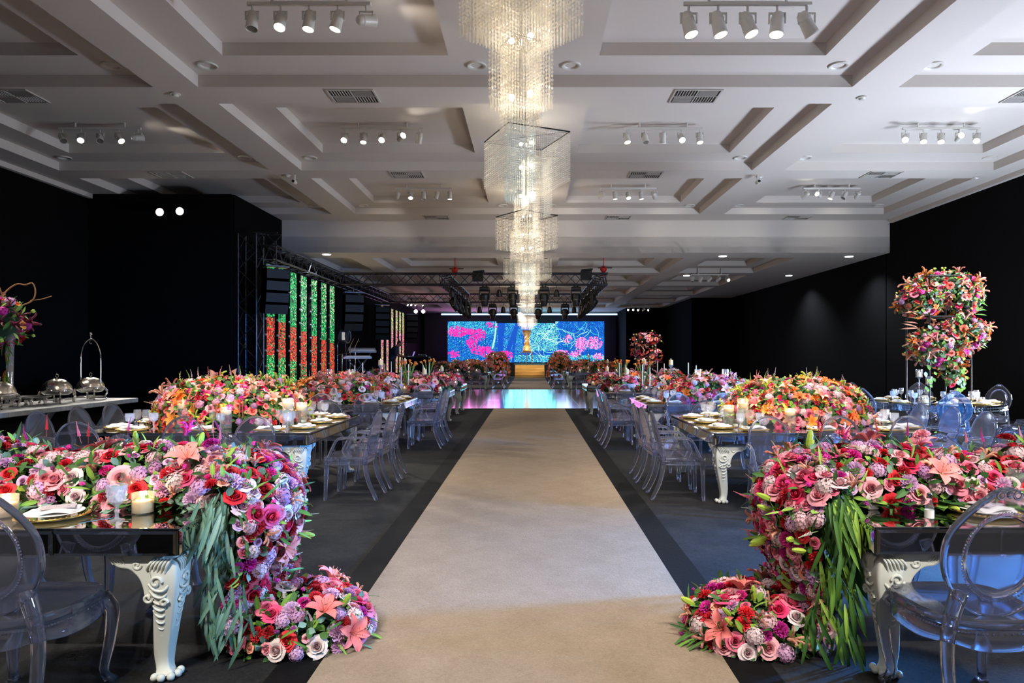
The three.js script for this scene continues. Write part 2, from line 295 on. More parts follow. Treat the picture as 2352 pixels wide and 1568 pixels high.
trackLight(-3.0, 6.28, 19.1, 1.6, [4, 1, 0], [T(-5, 22.2, 5.2, 0.1), T(-2.7, 15.9), T(-3, 18.8), T(-4, 19), T(-2.2, 19)], 'white track with five spotlights in the rear left coffer before the beam');
trackLight(2.75, 6.28, 19.1, 1.6, [0, 1, 2, 3, 4], [T(0.6, 22.2, 5.2, 0.1), T(2.7, 18.9), T(3.2, 15.9), T(3.6, 18.9), T(4.6, 22.2, 5.2, 0.1)], 'white track with five lit spotlights in the rear right coffer before the beam');
trackLight(8.48, 6.28, 19.1, 1.6, [0, 1, 2, 4], [T(6.6, 22.2, 5.2, 0.1), T(7.2, 18.2, 6.3, 0.05), T(6, 19), T(5, 18), T(9.6, 22.2, 5.2, 0.1)], 'white track with five dim spotlights in the rear coffer beside the black wall');
trackLight(7.3, 4.86, 27.6, 1.55, [1, 4], [T(6, 26), T(5.2, 29.8, 1.6), T(4, 30), T(5, 33), T(9, 22, 2.2)], 'white track with five spotlights under the low ceiling past the beam', 1, 0.29);
trackLight(-7.0, 4.86, 41, 1.0, [0, 1, 2, 3, 4], [T(-3.4, 38), T(-3, 36), T(-3, 40), T(-2, 46.8, 0.6), T(-4, 40)], 'small far white track of five lit spotlights above the stage end', 1, 0.29);
trackLight(7.34, 4.86, 46, 1.5, [0, 1, 2, 3, 4], [T(3, 37), T(2.4, 36), T(2.6, 40), T(2, 46.8, 0.6), T(3.4, 40)], 'small far white track of five lit spotlights near the black corner', 1, 0.49);
[[367, 487], [413, 485]].forEach(([px, py], i) => {
  const p = at(px, py, 17.9);
  const t = thing('drape_spotlight', ['bright round spotlight on the black left drape, nearer the corner', 'smaller bright spotlight on the black drape beside its larger neighbour'][i], 'spotlight', [p.x, p.y, p.z]);
  const b = part('housing', cyl(0.11, 0.09, 0.24, 18).rotateX(Math.PI / 2).translate(0, 0, -0.12), M.blackPlastic, t); b.rotation.x = R(i ? 6 : 3);
  part('bracket', bar(V(0, 0, -0.2), V(0, 0.12, -0.62), 0.02), M.blackMetal, t); part('lens', cyl(0.1, 0.1, 0.012, 20).rotateX(Math.PI / 2).translate(0, 0, 0.006), M.lampLit, t);
  const l = new THREE.SpotLight(NEUTRAL, 150, 0, R(30), 0.8); l.position.set(p.x, p.y, p.z + 0.05); l.target.position.set(-3.4, 0.8, -9 - 4 * i); l.shadow.radius = 4; l.castShadow = true; scene.add(l, l.target);
});
trackLight(8.5, 6.26, 9.0, 1.7, [0, 1, 2, 3, 4], [T(6.9, 12, 2.4), T(7.2, 12, 1.6), T(7.2, 11.6, 0.8), T(7.6, 12, 2.6), T(7.0, 12, 2.0)], 'white track with five spotlights in the front coffer over the black right wall');
trackLight(-8.9, 6.26, 9.0, 1.7, [1, 3], [T(-6, 11), T(-7.2, 9.6, 1.8), T(-6.9, 10, 1.0), T(-6.9, 10.4, 1.0), T(-3.5, 12)], 'white track with five spotlights in the front coffer over the buffet');
// two wash lights on stands at the right of the room, out of frame: the source of the blue light
function washLight(x, y, d, tx, ty, td, color, k, w, label, cone) {
  const t = thing('stage_wash_light', label, 'stage light', [x, 0, -d]);
  part('stand', merge([cyl(0.025, 0.025, y - 0.2, 8, 0, (y - 0.2) / 2, 0), bar(V(0, 0.5, 0), V(0.35, 0, 0.2), 0.015), bar(V(0, 0.5, 0), V(-0.35, 0, 0.2), 0.015), bar(V(0, 0.5, 0), V(0, 0, -0.4), 0.015)]), M.blackMetal, t);
  const h = new THREE.Group(); h.name = 'lamp_head'; h.position.set(0, y, 0); t.add(h); h.lookAt(tx, ty, -td);
  part('housing', rbox(w + 0.06, w * 0.7 + 0.06, 0.2, 0.02, 0, 0, -0.12), M.blackPlastic, h); part('light_panel', box(w, w * 0.7, 0.01), glow(color, 4), h);
  const dir = V(tx - x, ty - y, -td + d).normalize();
  if (cone) { const l = new THREE.SpotLight(color, k, 0, R(cone), 0.5); l.position.set(x, y, -d).addScaledVector(dir, 0.03); l.target.position.set(tx, ty, -td); l.shadow.radius = 8; l.castShadow = true; scene.add(l, l.target); return; }
  const l = new THREE.RectAreaLight(color, k, w, w * 0.7); l.position.set(x, y, -d).addScaledVector(dir, 0.02); l.lookAt(tx, ty, -td); scene.add(l);
}
washLight(5.5, 1.15, 5.4, 1.8, 0.1, 4.4, BLUE, K_BLUE * 2.2, 0.5, 'black stage light on a stand washing the floor behind the nearest right table blue', 46);
washLight(6.5, 2.2, 2.4, -1.75, 0.4, 3.35, new THREE.Color(0.2, 0.52, 1.0), K_BLUE * 0.7, 0.4, 'black stage light on a stand throwing a narrow blue beam at the nearest left table', 9);
washLight(8.4, 1.7, 7.2, 5.6, 0.2, 9.8, BLUE, K_BLUE * 2.8, 0.5, 'black stage light on a stand washing the round table blue', 36);
washLight(8.8, 1.3, 7.0, -2.0, 0.4, 4.6, new THREE.Color(0.14, 0.45, 1.0), K_BLUE * 1.1, 0.5, 'black stage light on a stand throwing blue light across the aisle', 17);
washLight(11.1, 1.0, 13.8, -1.5, 7, 19, PALEBLUE, K_SKYBLUE * 0.6, 1.2, 'black stage light on a stand by the right wall lighting the farther ceiling');
washLight(10.2, 1.0, 9.5, 0, 7, 11, PALEBLUE, K_SKYBLUE, 1.2, 'black stage light on a stand throwing pale blue light up at the ceiling');
// ---------------------------------------------------------------- clear acrylic chairs (front faces +z)
const chairParts = (() => {
  const seat = closedShape([[-0.225, -0.21], [0.225, -0.21], [0.262, 0.22], [0.2, 0.25], [-0.2, 0.25], [-0.262, 0.22]]);
  const g = {};
  g.seat = extrude(seat, 0.03, 0.009, 2).rotateX(Math.PI / 2).translate(0, 0.472, 0);
  g.rail = extrude((() => { const s = closedShape([[-0.225, -0.21], [0.225, -0.21], [0.258, 0.235], [-0.258, 0.235]]); const h = new THREE.Path(); h.moveTo(-0.195, -0.18); h.lineTo(-0.225, 0.205); h.lineTo(0.225, 0.205); h.lineTo(0.195, -0.18); h.closePath(); s.holes.push(h); return s; })(), 0.035, 0.006).rotateX(Math.PI / 2).translate(0, 0.43, 0);
  const tilt = R(-13), place = (q) => q.rotateX(tilt).translate(0, 0.715, -0.255);
  const oval = new THREE.Shape(); oval.absellipse(0, 0, 0.205, 0.245, 0, Math.PI * 2);
  g.back = place(extrude(oval, 0.008, 0.004, 1, 28).translate(0, 0, -0.004));
  const rim = []; for (let i = 0; i < 28; i++) { const a = i / 28 * Math.PI * 2; rim.push(V(Math.cos(a) * 0.208, Math.sin(a) * 0.248, 0)); }
  g.rim = place(tube(rim, 0.0135, 48, 7, true));
  const leg = (s) => sweep([V(s * 0.235, 0.44, 0.215), V(s * 0.238, 0.22, 0.222), V(s * 0.24, 0, 0.228)], (t) => [0.024 - 0.007 * t, 0.024 - 0.007 * t], V(1, 0, 0), 4);
  const rear = (s) => sweep([V(s * 0.178, 0.6, -0.225), V(s * 0.2, 0.45, -0.2), V(s * 0.206, 0.22, -0.235), V(s * 0.21, 0, -0.335)], (t) => [0.019, 0.026 - 0.007 * t], V(1, 0, 0), 10);
  const arm = (s) => sweep([V(s * 0.2, 0.69, -0.235), V(s * 0.262, 0.692, -0.12), V(s * 0.276, 0.686, 0.06), V(s * 0.272, 0.655, 0.1), V(s * 0.262, 0.53, 0.165), V(s * 0.25, 0.46, 0.2)], (t) => [0.017, 0.013], V(1, 0, 0), 16);
  g.legs = [leg(-1), leg(1), rear(-1), rear(1)]; g.arms = [arm(-1), arm(1)];
  return g;
})();
function makeGhostChair(label) {
  const t = thing('clear_armchair', label, 'chair'), g = chairParts;
  part('seat', g.seat, M.acrylic, t); part('seat_rail', g.rail, M.acrylic, t); const b = part('backrest', g.back, M.acrylic, t); part('rim', g.rim, M.acrylic, b);
  for (const l of g.legs) part('leg', l, M.acrylic, t);
  for (const a of g.arms) part('armrest', a, M.acrylic, t);
  return t;
}
let ghost0 = null;
function ghostChair(x, d, turn, label, group) {
  if (!ghost0) { ghost0 = makeGhostChair(label); ghost0.position.set(x, 0, -d); ghost0.rotation.y = turn; ghost0.userData.group = group; return; }
  copy(ghost0, [x, 0, -d], turn, label, group);
}
// medallion chair with a carved oval back, beads and cabriole legs
const medallionParts = (() => {
  const g = {}, out = [], n = 72, tilt = R(-10), place = (q) => q.rotateX(tilt).translate(0, 0.755, -0.235);
  for (let i = 0; i < n; i++) {
    const a = i / n * Math.PI * 2, c = Math.cos(a), s = Math.sin(a);
    let rx = 0.232, ry = 0.262; const top = Math.max(0, s);
    let k = 1 + 0.035 * Math.cos(4 * a) * (0.4 + top) + (top > 0.93 ? 0.05 * Math.cos((a - Math.PI / 2) * 5) : 0) + (s < -0.8 ? 0.02 : 0);
    out.push([c * rx * k, s * ry * k]);
  }
  const frame = closedShape(out), hole = new THREE.Path(); hole.absellipse(0, 0, 0.158, 0.185, 0, Math.PI * 2, true); frame.holes.push(hole);
  g.frame = place(extrude(frame, 0.016, 0.012, 3, 40).translate(0, 0, -0.008));
  const oval = new THREE.Shape(); oval.absellipse(0, 0, 0.162, 0.19, 0, Math.PI * 2);
  g.panel = place(extrude(oval, 0.008, 0, 1, 32).translate(0, 0, -0.004));
  const beads = []; for (let i = 0; i < 84; i++) { const a = i / 84 * Math.PI * 2; beads.push(new THREE.IcosahedronGeometry(0.0052, 0).translate(Math.cos(a) * 0.171, Math.sin(a) * 0.198, -0.022)); }
  g.beads = place(merge(beads));
  const edge = tube(out.filter((_, i) => i % 2 === 0).map((p) => V(p[0] * 1.0, p[1] * 1.0, 0)), 0.0125, 96, 6, true); g.edge = place(edge);
  const crest = merge([ball(0.016, 8, 6, 0, 0.275, -0.012), new THREE.TorusGeometry(0.016, 0.006, 5, 12).translate(-0.034, 0.272, -0.012), new THREE.TorusGeometry(0.016, 0.006, 5, 12).translate(0.034, 0.272, -0.012)]);
  g.crest = place(crest);
  const seatPts = []; for (let i = 0; i < 40; i++) { const a = i / 40 * Math.PI * 2, c = Math.cos(a), s = Math.sin(a); const w = 0.25 + 0.03 * s; seatPts.push([Math.sign(c) * Math.pow(Math.abs(c), 0.62) * w, Math.sign(s) * Math.pow(Math.abs(s), 0.7) * 0.245]); }
  g.seat = extrude(closedShape(seatPts), 0.018, 0.014, 3).rotateX(Math.PI / 2).translate(0, 0.472, 0.0);
  const rp = []; for (let i = 0; i < 110; i++) { const k = i / 110 * 40, a = seatPts[Math.floor(k)], b = seatPts[(Math.floor(k) + 1) % 40], f = k - Math.floor(k); rp.push(new THREE.IcosahedronGeometry(0.005, 0).translate((a[0] + (b[0] - a[0]) * f) * 1.05, 0.432, (a[1] + (b[1] - a[1]) * f) * 1.05)); }
  g.seatBeads = merge(rp);
  // serpentine apron: an outer wall whose lower edge waves down at the middle of each side
  const pos = [], idx = [], N = 64; for (let i = 0; i < N; i++) { const k = i / N * 40, a = seatPts[Math.floor(k)], b = seatPts[(Math.floor(k) + 1) % 40], f = k - Math.floor(k), x = a[0] + (b[0] - a[0]) * f, z = a[1] + (b[1] - a[1]) * f, ang = i / N * Math.PI * 2, low = 0.375 - 0.022 * Math.pow(Math.abs(Math.cos(2 * ang)), 1.5);
    for (const [s, y] of [[1.035, 0.445], [1.05, low], [0.985, low], [0.975, 0.445]]) pos.push(x * s, y, z * s); }
  for (let i = 0; i < N; i++) for (let j = 0; j < 4; j++) { const a = i * 4 + j, b = i * 4 + (j + 1) % 4, c = ((i + 1) % N) * 4 + j, e = ((i + 1) % N) * 4 + (j + 1) % 4; idx.push(a, c, b, b, c, e); }
  g.apron = new THREE.BufferGeometry(); g.apron.setAttribute('position', new THREE.Float32BufferAttribute(pos, 3)); g.apron.setIndex(idx); g.apron.computeVertexNormals();
  const front = (s) => sweep([V(s * 0.215, 0.43, 0.2), V(s * 0.245, 0.36, 0.235), V(s * 0.238, 0.2, 0.23), V(s * 0.222, 0.06, 0.212), V(s * 0.24, 0.0, 0.24)], (t) => { const w = 0.034 - 0.017 * Math.min(1, t * 1.3) + (t > 0.88 ? (t - 0.88) * 0.09 : 0); return [w, w]; }, V(1, 0, 0), 14);
  const rear = (s) => sweep([V(s * 0.155, 0.6, -0.215), V(s * 0.185, 0.48, -0.205), V(s * 0.2, 0.36, -0.2), V(s * 0.195, 0.15, -0.215), V(s * 0.2, 0, -0.27)], (t) => { const w = 0.03 - 0.012 * t + (t > 0.9 ? (t - 0.9) * 0.07 : 0); return [w, w]; }, V(1, 0, 0), 14);
  g.legs = [front(-1), front(1), rear(-1), rear(1)]; return g;
})();
function medallionChair(x, d, turn, label, group) {
  const t = thing('clear_medallion_chair', label, 'chair', [x, 0, -d], turn, group), g = medallionParts;
  const f = part('backrest', g.frame, M.acrylic, t); part('oval_panel', g.panel, M.acrylic, f); part('beading', g.beads, M.acrylic, f); part('crest', g.crest, M.acrylic, f);
  const s = part('seat', g.seat, M.acrylic, t); part('beading', g.seatBeads, M.acrylic, s); part('apron', g.apron, M.acrylic, t);
  for (const l of g.legs) part('leg', l, M.acrylic, t);
}

// ---------------------------------------------------------------- mirrored tables on carved white legs
function mirrored(g) {                                          // swaps x and z, keeping faces outward
  const n = g.applyMatrix4(new THREE.Matrix4().set(0, 0, 1, 0, 0, 1, 0, 0, 1, 0, 0, 0, 0, 0, 0, 1));
  for (const k of ['position', 'normal', 'uv']) { const a = n.attributes[k], w = a.itemSize; for (let i = 0; i < a.count; i += 3) for (let c = 0; c < w; c++) { const p = a.array[(i + 1) * w + c]; a.array[(i + 1) * w + c] = a.array[(i + 2) * w + c]; a.array[(i + 2) * w + c] = p; } }
  return n;
}
function legGeometry(fine) {
  // the outward corner of the table lies at +x +z of the leg
  const list = [], body = sweep([V(-0.03, 0.632, -0.03), V(0.004, 0.585, 0.004), V(0.03, 0.52, 0.03), V(0.026, 0.4, 0.026), V(0.0, 0.24, 0.0), V(-0.018, 0.1, -0.018), V(-0.006, 0.03, -0.006), V(0.008, 0.0, 0.008)],
    (t) => { const w = t < 0.25 ? 0.088 - 0.02 * (t / 0.25) : t < 0.8 ? 0.068 - 0.036 * ((t - 0.25) / 0.55) : 0.032 + 0.018 * ((t - 0.8) / 0.2); return [w, w]; }, V(1, 0, 0), fine ? 22 : 12, 0.25);
  const ear = (along) => {                                      // carved bracket running under the apron
    const s = new THREE.Shape(); s.moveTo(0, 0.632); s.lineTo(-0.25, 0.632); s.quadraticCurveTo(-0.27, 0.605, -0.235, 0.598); s.quadraticCurveTo(-0.225, 0.572, -0.185, 0.57); s.quadraticCurveTo(-0.15, 0.568, -0.13, 0.545); s.quadraticCurveTo(-0.09, 0.515, -0.08, 0.44); s.lineTo(0, 0.42); s.closePath();
    const e = extrude(s, 0.05, 0.008, 2, 6).translate(0, 0, -0.025);
    return along === 'x' ? e.translate(0.02, 0, 0.05) : e.rotateY(-Math.PI / 2).translate(0.05, 0, 0.02);
  };
  const carve = [];
  if (fine) {
    const spiral = (cx, cy, r, dir, z) => { const p = []; for (let i = 0; i < 12; i++) { const a = dir * i * 0.62, q = r * (1 - i / 14); p.push(V(cx + Math.cos(a) * q, cy + Math.sin(a) * q, z)); } return tube(p, 0.0085, 24, 5); };
    for (const face of [0, 1]) {
      const f = [spiral(-0.19, 0.597, 0.026, 1, 0.078), spiral(-0.1, 0.58, 0.022, -1, 0.082), spiral(0.0, 0.5, 0.03, 1, 0.098), spiral(-0.045, 0.42, 0.024, -1, 0.085), spiral(0.035, 0.4, 0.02, 1, 0.09)];
      for (let i = 0; i < 9; i++) { const y = 0.47 - i * 0.034, w = 0.05 - i * 0.0042; f.push(tube([V(-w, y + 0.02, 0.09 - i * 0.007), V(-w * 0.3, y - 0.006, 0.1 - i * 0.0075), V(w * 0.5, y - 0.01, 0.1 - i * 0.0075), V(w, y + 0.014, 0.09 - i * 0.007)].map((p) => V(p.x + 0.01 - i * 0.002, p.y, p.z - (i > 5 ? 0.004 * (i - 5) : 0))), 0.0075 - i * 0.0004, 10, 5)); }
      for (let i = 0; i < 5; i++) f.push(tube([V(-0.16 - i * 0.014, 0.588 - i * 0.001, 0.08), V(-0.17 - i * 0.014, 0.605, 0.086), V(-0.185 - i * 0.014, 0.618, 0.08)], 0.006, 6, 5));
      for (let i = 0; i < 6; i++) f.push(tube([V(-0.05 + i * 0.018, 0.56 - i * 0.004, 0.09), V(-0.035 + i * 0.018, 0.585, 0.098), V(-0.01 + i * 0.016, 0.612, 0.088)], 0.0065, 6, 5));
      const m = merge(f); carve.push(face ? mirrored(m) : m);
    }
    for (const [x, z] of [[0.045, 0.045], [0.06, 0.005], [0.005, 0.06], [-0.03, 0.055], [0.055, -0.03]]) carve.push(ball(0.02, 8, 6, x, 0.022, z));
  } else carve.push(ball(0.022, 6, 5, 0.04, 0.022, 0.04), tube([V(-0.04, 0.5, 0.09), V(0.0, 0.46, 0.105), V(0.03, 0.4, 0.1), V(0.01, 0.33, 0.08)], 0.012, 8, 4), tube([V(0.09, 0.5, -0.04), V(0.105, 0.46, 0.0), V(0.1, 0.4, 0.03), V(0.08, 0.33, 0.01)], 0.012, 8, 4));
  if (!fine) return { body: merge([body, ...carve]), ears: [ear('x'), ear('z')] };
  return { body: merge([body]), ears: [ear('x'), ear('z')], carve: merge(carve) };
}
const legFine = legGeometry(true), legPlain = legGeometry(false);
const TOP = 0.77, APRON = 0.135;
function mirrorTable(x0, x1, d0, d1, label, fine) {
  const w = x1 - x0, l = d1 - d0, t = thing('mirror_table', label, 'table', [(x0 + x1) / 2, 0, -(d0 + d1) / 2]);
  part('tabletop', rbox(w, 0.014, l, 0.004, 0, TOP - 0.007, 0, 2), M.mirror, t);
  part('core', box(w - 0.03, APRON - 0.016, l - 0.03, 0, TOP - 0.014 - (APRON - 0.014) / 2, 0), M.mirrorEdge, t);
  const panel = (len) => { const s = closedShape([[-len / 2 + 0.016, -APRON / 2 + 0.022], [len / 2 - 0.016, -APRON / 2 + 0.022], [len / 2 - 0.016, APRON / 2 - 0.022], [-len / 2 + 0.016, APRON / 2 - 0.022]]); return new THREE.ExtrudeGeometry(s, { depth: 0.004, bevelEnabled: true, bevelThickness: 0.006, bevelSize: 0.014, bevelSegments: 1 }); };
  const side = (len, turn, off) => { const n = Math.max(2, Math.round(len / 0.62)), g = panel(len / n); for (let i = 0; i < n; i++) { const o = part('mirror_panel', g, M.mirror, t); const u = (i + 0.5) / n * len - len / 2; o.rotation.y = turn; o.position.set(Math.cos(turn) * u + Math.sin(turn) * off, TOP - 0.014 - (APRON - 0.014) / 2, -Math.sin(turn) * u + Math.cos(turn) * off); } };
  side(w - 0.03, 0, l / 2 - 0.012); side(w - 0.03, Math.PI, l / 2 - 0.012); side(l - 0.03, Math.PI / 2, w / 2 - 0.012); side(l - 0.03, -Math.PI / 2, w / 2 - 0.012);
  const G = fine ? legFine : legPlain;
  [[1, 1, 0], [1, -1, Math.PI / 2], [-1, -1, Math.PI], [-1, 1, -Math.PI / 2]].forEach(([sx, sz, turn]) => {
    const o = part('leg', G.body, M.legPaint, t, [sx * (w / 2 - 0.13), 0, sz * (l / 2 - 0.13)], turn);
    for (const e of G.ears) part('bracket', e, M.legPaint, o); if (G.carve) part('carving', G.carve, M.legPaint, o);
  });
  return t;
}

// ---------------------------------------------------------------- tableware
const plateGeo = lathe([[0, 0.004], [0.09, 0.004], [0.11, 0.008], [0.155, 0.018], [0.162, 0.02], [0.16, 0.014], [0.112, 0.002], [0.09, 0], [0, 0]], 36);
const plateRim = merge([new THREE.TorusGeometry(0.16, 0.004, 5, 40).rotateX(Math.PI / 2).translate(0, 0.019, 0), ...Array.from({ length: 40 }, (_, i) => new THREE.OctahedronGeometry(0.007, 0).translate(Math.cos(i / 40 * 6.2832) * 0.146, 0.019, Math.sin(i / 40 * 6.2832) * 0.146))]);
const dinnerGeo = lathe([[0, 0.001], [0.08, 0.001], [0.13, 0.012], [0.133, 0.014], [0.128, 0.016], [0.08, 0.006], [0, 0.006]], 32);
const napkinGeo = (() => { const g = new THREE.BoxGeometry(0.2, 0.012, 0.14, 10, 1, 8), p = g.attributes.position; for (let i = 0; i < p.count; i++) { const x = p.getX(i), z = p.getZ(i); p.setY(i, p.getY(i) + 0.005 * Math.sin(x * 34 + z * 12) + 0.006 * Math.sin(z * 40 - x * 8) + 0.012); } g.computeVertexNormals(); return g; })();
const wineGeo = lathe([[0, 0], [0.034, 0], [0.035, 0.003], [0.008, 0.008], [0.0042, 0.02], [0.004, 0.085], [0.008, 0.095], [0.03, 0.11], [0.042, 0.14], [0.043, 0.165], [0.036, 0.215], [0.035, 0.215], [0.041, 0.165], [0.04, 0.142], [0.028, 0.113], [0, 0.102]], 22);
const gobletGeo = lathe([[0, 0], [0.036, 0], [0.036, 0.005], [0.012, 0.012], [0.007, 0.03], [0.012, 0.05], [0.007, 0.066], [0.014, 0.078], [0.034, 0.095], [0.044, 0.125], [0.047, 0.165], [0.049, 0.18], [0.046, 0.18], [0.042, 0.128], [0.03, 0.1], [0, 0.088]], 14).toNonIndexed();
gobletGeo.computeVertexNormals();
const gobletCuts = (() => { const l = []; for (let k = 0; k < 3; k++) for (let i = 0; i < 14; i++) { const a = (i + k * 0.5) / 14 * 6.2832, r = [0.040, 0.0445, 0.0465][k]; l.push(new THREE.OctahedronGeometry(0.0085, 0).scale(0.55, 1.3, 0.5).rotateY(-a + Math.PI / 2).translate(Math.cos(a) * r, 0.108 + k * 0.022, Math.sin(a) * r)); } return merge(l); })();
const shakerGeo = lathe([[0, 0], [0.02, 0], [0.022, 0.004], [0.022, 0.05], [0.012, 0.068], [0.012, 0.08], [0, 0.08]], 14), shakerCap = lathe([[0, 0.096], [0.013, 0.094], [0.014, 0.078], [0, 0.078]], 12), shakerLabel = new THREE.CylinderGeometry(0.0226, 0.0226, 0.026, 14, 1, true).translate(0, 0.028, 0);
const forkGeo = merge([box(0.008, 0.003, 0.12, 0, 0.004, 0.03), box(0.022, 0.003, 0.02, 0, 0.005, -0.04), ...[-0.009, -0.003, 0.003, 0.009].map((x) => box(0.0028, 0.002, 0.05, x, 0.007, -0.072))]);
const cardTex = (() => { const c = document.createElement('canvas'); c.width = 128; c.height = 192; const g = c.getContext('2d'); g.fillStyle = '#b7acb3'; g.fillRect(0, 0, 128, 192); g.strokeStyle = '#55484f'; g.lineWidth = 2; g.beginPath(); g.arc(64, 40, 9, 0, 6.3); g.moveTo(58, 46); g.lineTo(64, 32); g.lineTo(70, 46); g.stroke(); g.fillStyle = '#8d8088'; for (let i = 0; i < 7; i++) g.fillRect(64 - 14 - (i * 7) % 18, 80 + i * 13, 28 + 2 * ((i * 7) % 18), 3); const t = new THREE.CanvasTexture(c); t.colorSpace = THREE.SRGBColorSpace; return t; })();
M.menu = std(0xffffff, { map: cardTex, roughness: 0.8 });
function makeGoblet() { const g = new THREE.Group(); part('bowl_and_stem', gobletGeo, M.cutGlass, g); part('cut_pattern', gobletCuts, M.cutGlass, g); return g; }
const place = (o, name, label, category, p, turn, group) => { o.name = numbered(name); o.position.set(...p); o.rotation.y = turn; scene.add(o); return tag(o, label, category, group); };
// one setting; (x, d) on the table edge, turn faces the diner, where = words for the labels, level 0 far .. 2 near
function setting(x, d, turn, where, level, r) {
  const f = V(Math.sin(turn), 0, Math.cos(turn)), s = V(f.z, 0, -f.x), p = (a, b, y = TOP) => [x - f.x * a + s.x * b, y, -d - f.z * a + s.z * b];
  const ch = new THREE.Group(); part('plate_body', plateGeo, M.goldGlass, ch); part('gilt_rim', plateRim, M.gold, ch);
  place(ch, 'charger_plate', `gilt rimmed glass charger plate ${where}`, 'plate', p(0.2, 0), turn, 'charger plates');
  place(shade(new THREE.Mesh(dinnerGeo, M.linen)), 'dinner_plate', `white dinner plate under a napkin ${where}`, 'plate', p(0.2, 0, TOP + 0.0185), turn, 'dinner plates');
  place(shade(new THREE.Mesh(napkinGeo, M.linen)), 'napkin', `folded white napkin on the plate ${where}`, 'napkin', p(0.2, 0, TOP + 0.031), turn + (r() - 0.5) * 0.6, 'napkins');
  place(shade(new THREE.Mesh(wineGeo, M.glass)), 'wine_glass', `clear stemmed wine glass ${where}`, 'glass', p(0.42, 0.03), 0, 'wine glasses');
  place(makeGoblet(), 'crystal_goblet', `cut crystal goblet ${where}`, 'glass', p(0.39, 0.13), r() * 3, 'crystal goblets');
  if (level > 0) { const o = new THREE.Group(); part('bottle', shakerGeo, M.glass, o); part('cap', shakerCap, M.chrome, o); part('paper_label', shakerLabel, M.linen, o); place(o, 'salt_shaker', `tiny glass salt shaker ${where}`, 'shaker', p(0.4, -0.08), 0, 'salt shakers'); }
  if (level > 1) place(shade(new THREE.Mesh(forkGeo, M.chrome)), 'fork', `silver fork beside the plate ${where}`, 'fork', p(0.2, -0.2), turn, 'forks');
}
const flameGeo = lathe([[0, 0], [0.005, 0.004], [0.007, 0.012], [0.004, 0.026], [0, 0.036]], 8);
function flameLight(x, y, d, k = 0.5) { k *= 0.3; const l = new THREE.PointLight(new THREE.Color(1, 0.66, 0.3), k); l.position.set(x, y, -d); l.castShadow = true; scene.add(l); }
function votive(x, d, y, label, lit = 0, size = 1) {
  const t = thing('votive_candle', label, 'candle', [x, y, -d]); t.scale.setScalar(size);
  part('glass_cup', lathe([[0, 0], [0.042, 0], [0.046, 0.004], [0.048, 0.095], [0.046, 0.095], [0.044, 0.008], [0, 0.007]], 24), M.glass, t);
  part('wax', lathe([[0, 0.008], [0.043, 0.008], [0.0445, 0.058], [0.03, 0.061], [0, 0.058]], 20), M.wax, t); part('flame', flameGeo, M.flame, t, [0, 0.06, 0]);
  if (lit) flameLight(x, y + 0.078 * size, d, lit);
}
function candleVase(x, d, y, h, label, lit = 0) {
  const t = thing('floating_candle_vase', label, 'candle vase', [x, y, -d]);
  part('glass_cylinder', lathe([[0, 0], [0.062, 0], [0.064, h], [0.061, h], [0.059, 0.008], [0, 0.008]], 28), M.glass, t);
  part('water', cyl(0.057, 0.057, h * 0.62, 24, 0, h * 0.31 + 0.009, 0), M.water, t);
  const c = part('floating_candle', lathe([[0, h * 0.63], [0.03, h * 0.64], [0.055, h * 0.7], [0.056, h * 0.83], [0.045, h * 0.85], [0, h * 0.84]], 22), M.wax, t); part('flame', flameGeo, M.flame, c, [0, h * 0.845, 0]);
  if (lit) flameLight(x, y + h * 0.845 + 0.02, d, lit);
}
function taper(x, d, y, h, label) {
  const t = thing('taper_candle', label, 'candle', [x, y, -d]);
  part('glass_holder', lathe([[0, 0], [0.045, 0], [0.045, 0.008], [0.012, 0.02], [0.016, 0.06], [0.01, 0.09], [0.02, 0.12], [0.022, 0.16], [0.013, 0.17], [0, 0.17]], 14), M.cutGlass, t);
  part('candle', lathe([[0, 0.15], [0.0125, 0.15], [0.011, h - 0.02], [0.006, h - 0.005], [0, h]], 10), M.waxPale, t);
}
function pillarHolder(x, d, y, h, label, lit = 0) {
  const t = thing('pillar_candle_holder', label, 'candle holder', [x, y, -d]);
  const k = h - 0.14; part('glass_stem', lathe([[0, 0], [0.07, 0], [0.07, 0.01], [0.018, 0.03], [0.024, k * 0.3], [0.012, k * 0.45], [0.03, k * 0.6], [0.012, k * 0.75], [0.02, k * 0.9], [0.06, k], [0.06, k + 0.008], [0, k + 0.008]], 14), M.cutGlass, t);
  part('pillar_candle', cyl(0.05, 0.052, 0.12, 18, 0, k + 0.07, 0), M.wax, t); part('flame', flameGeo, M.flame, t, [0, h - 0.012, 0]);
  if (lit) flameLight(x, y + h + 0.01, d, lit);
}
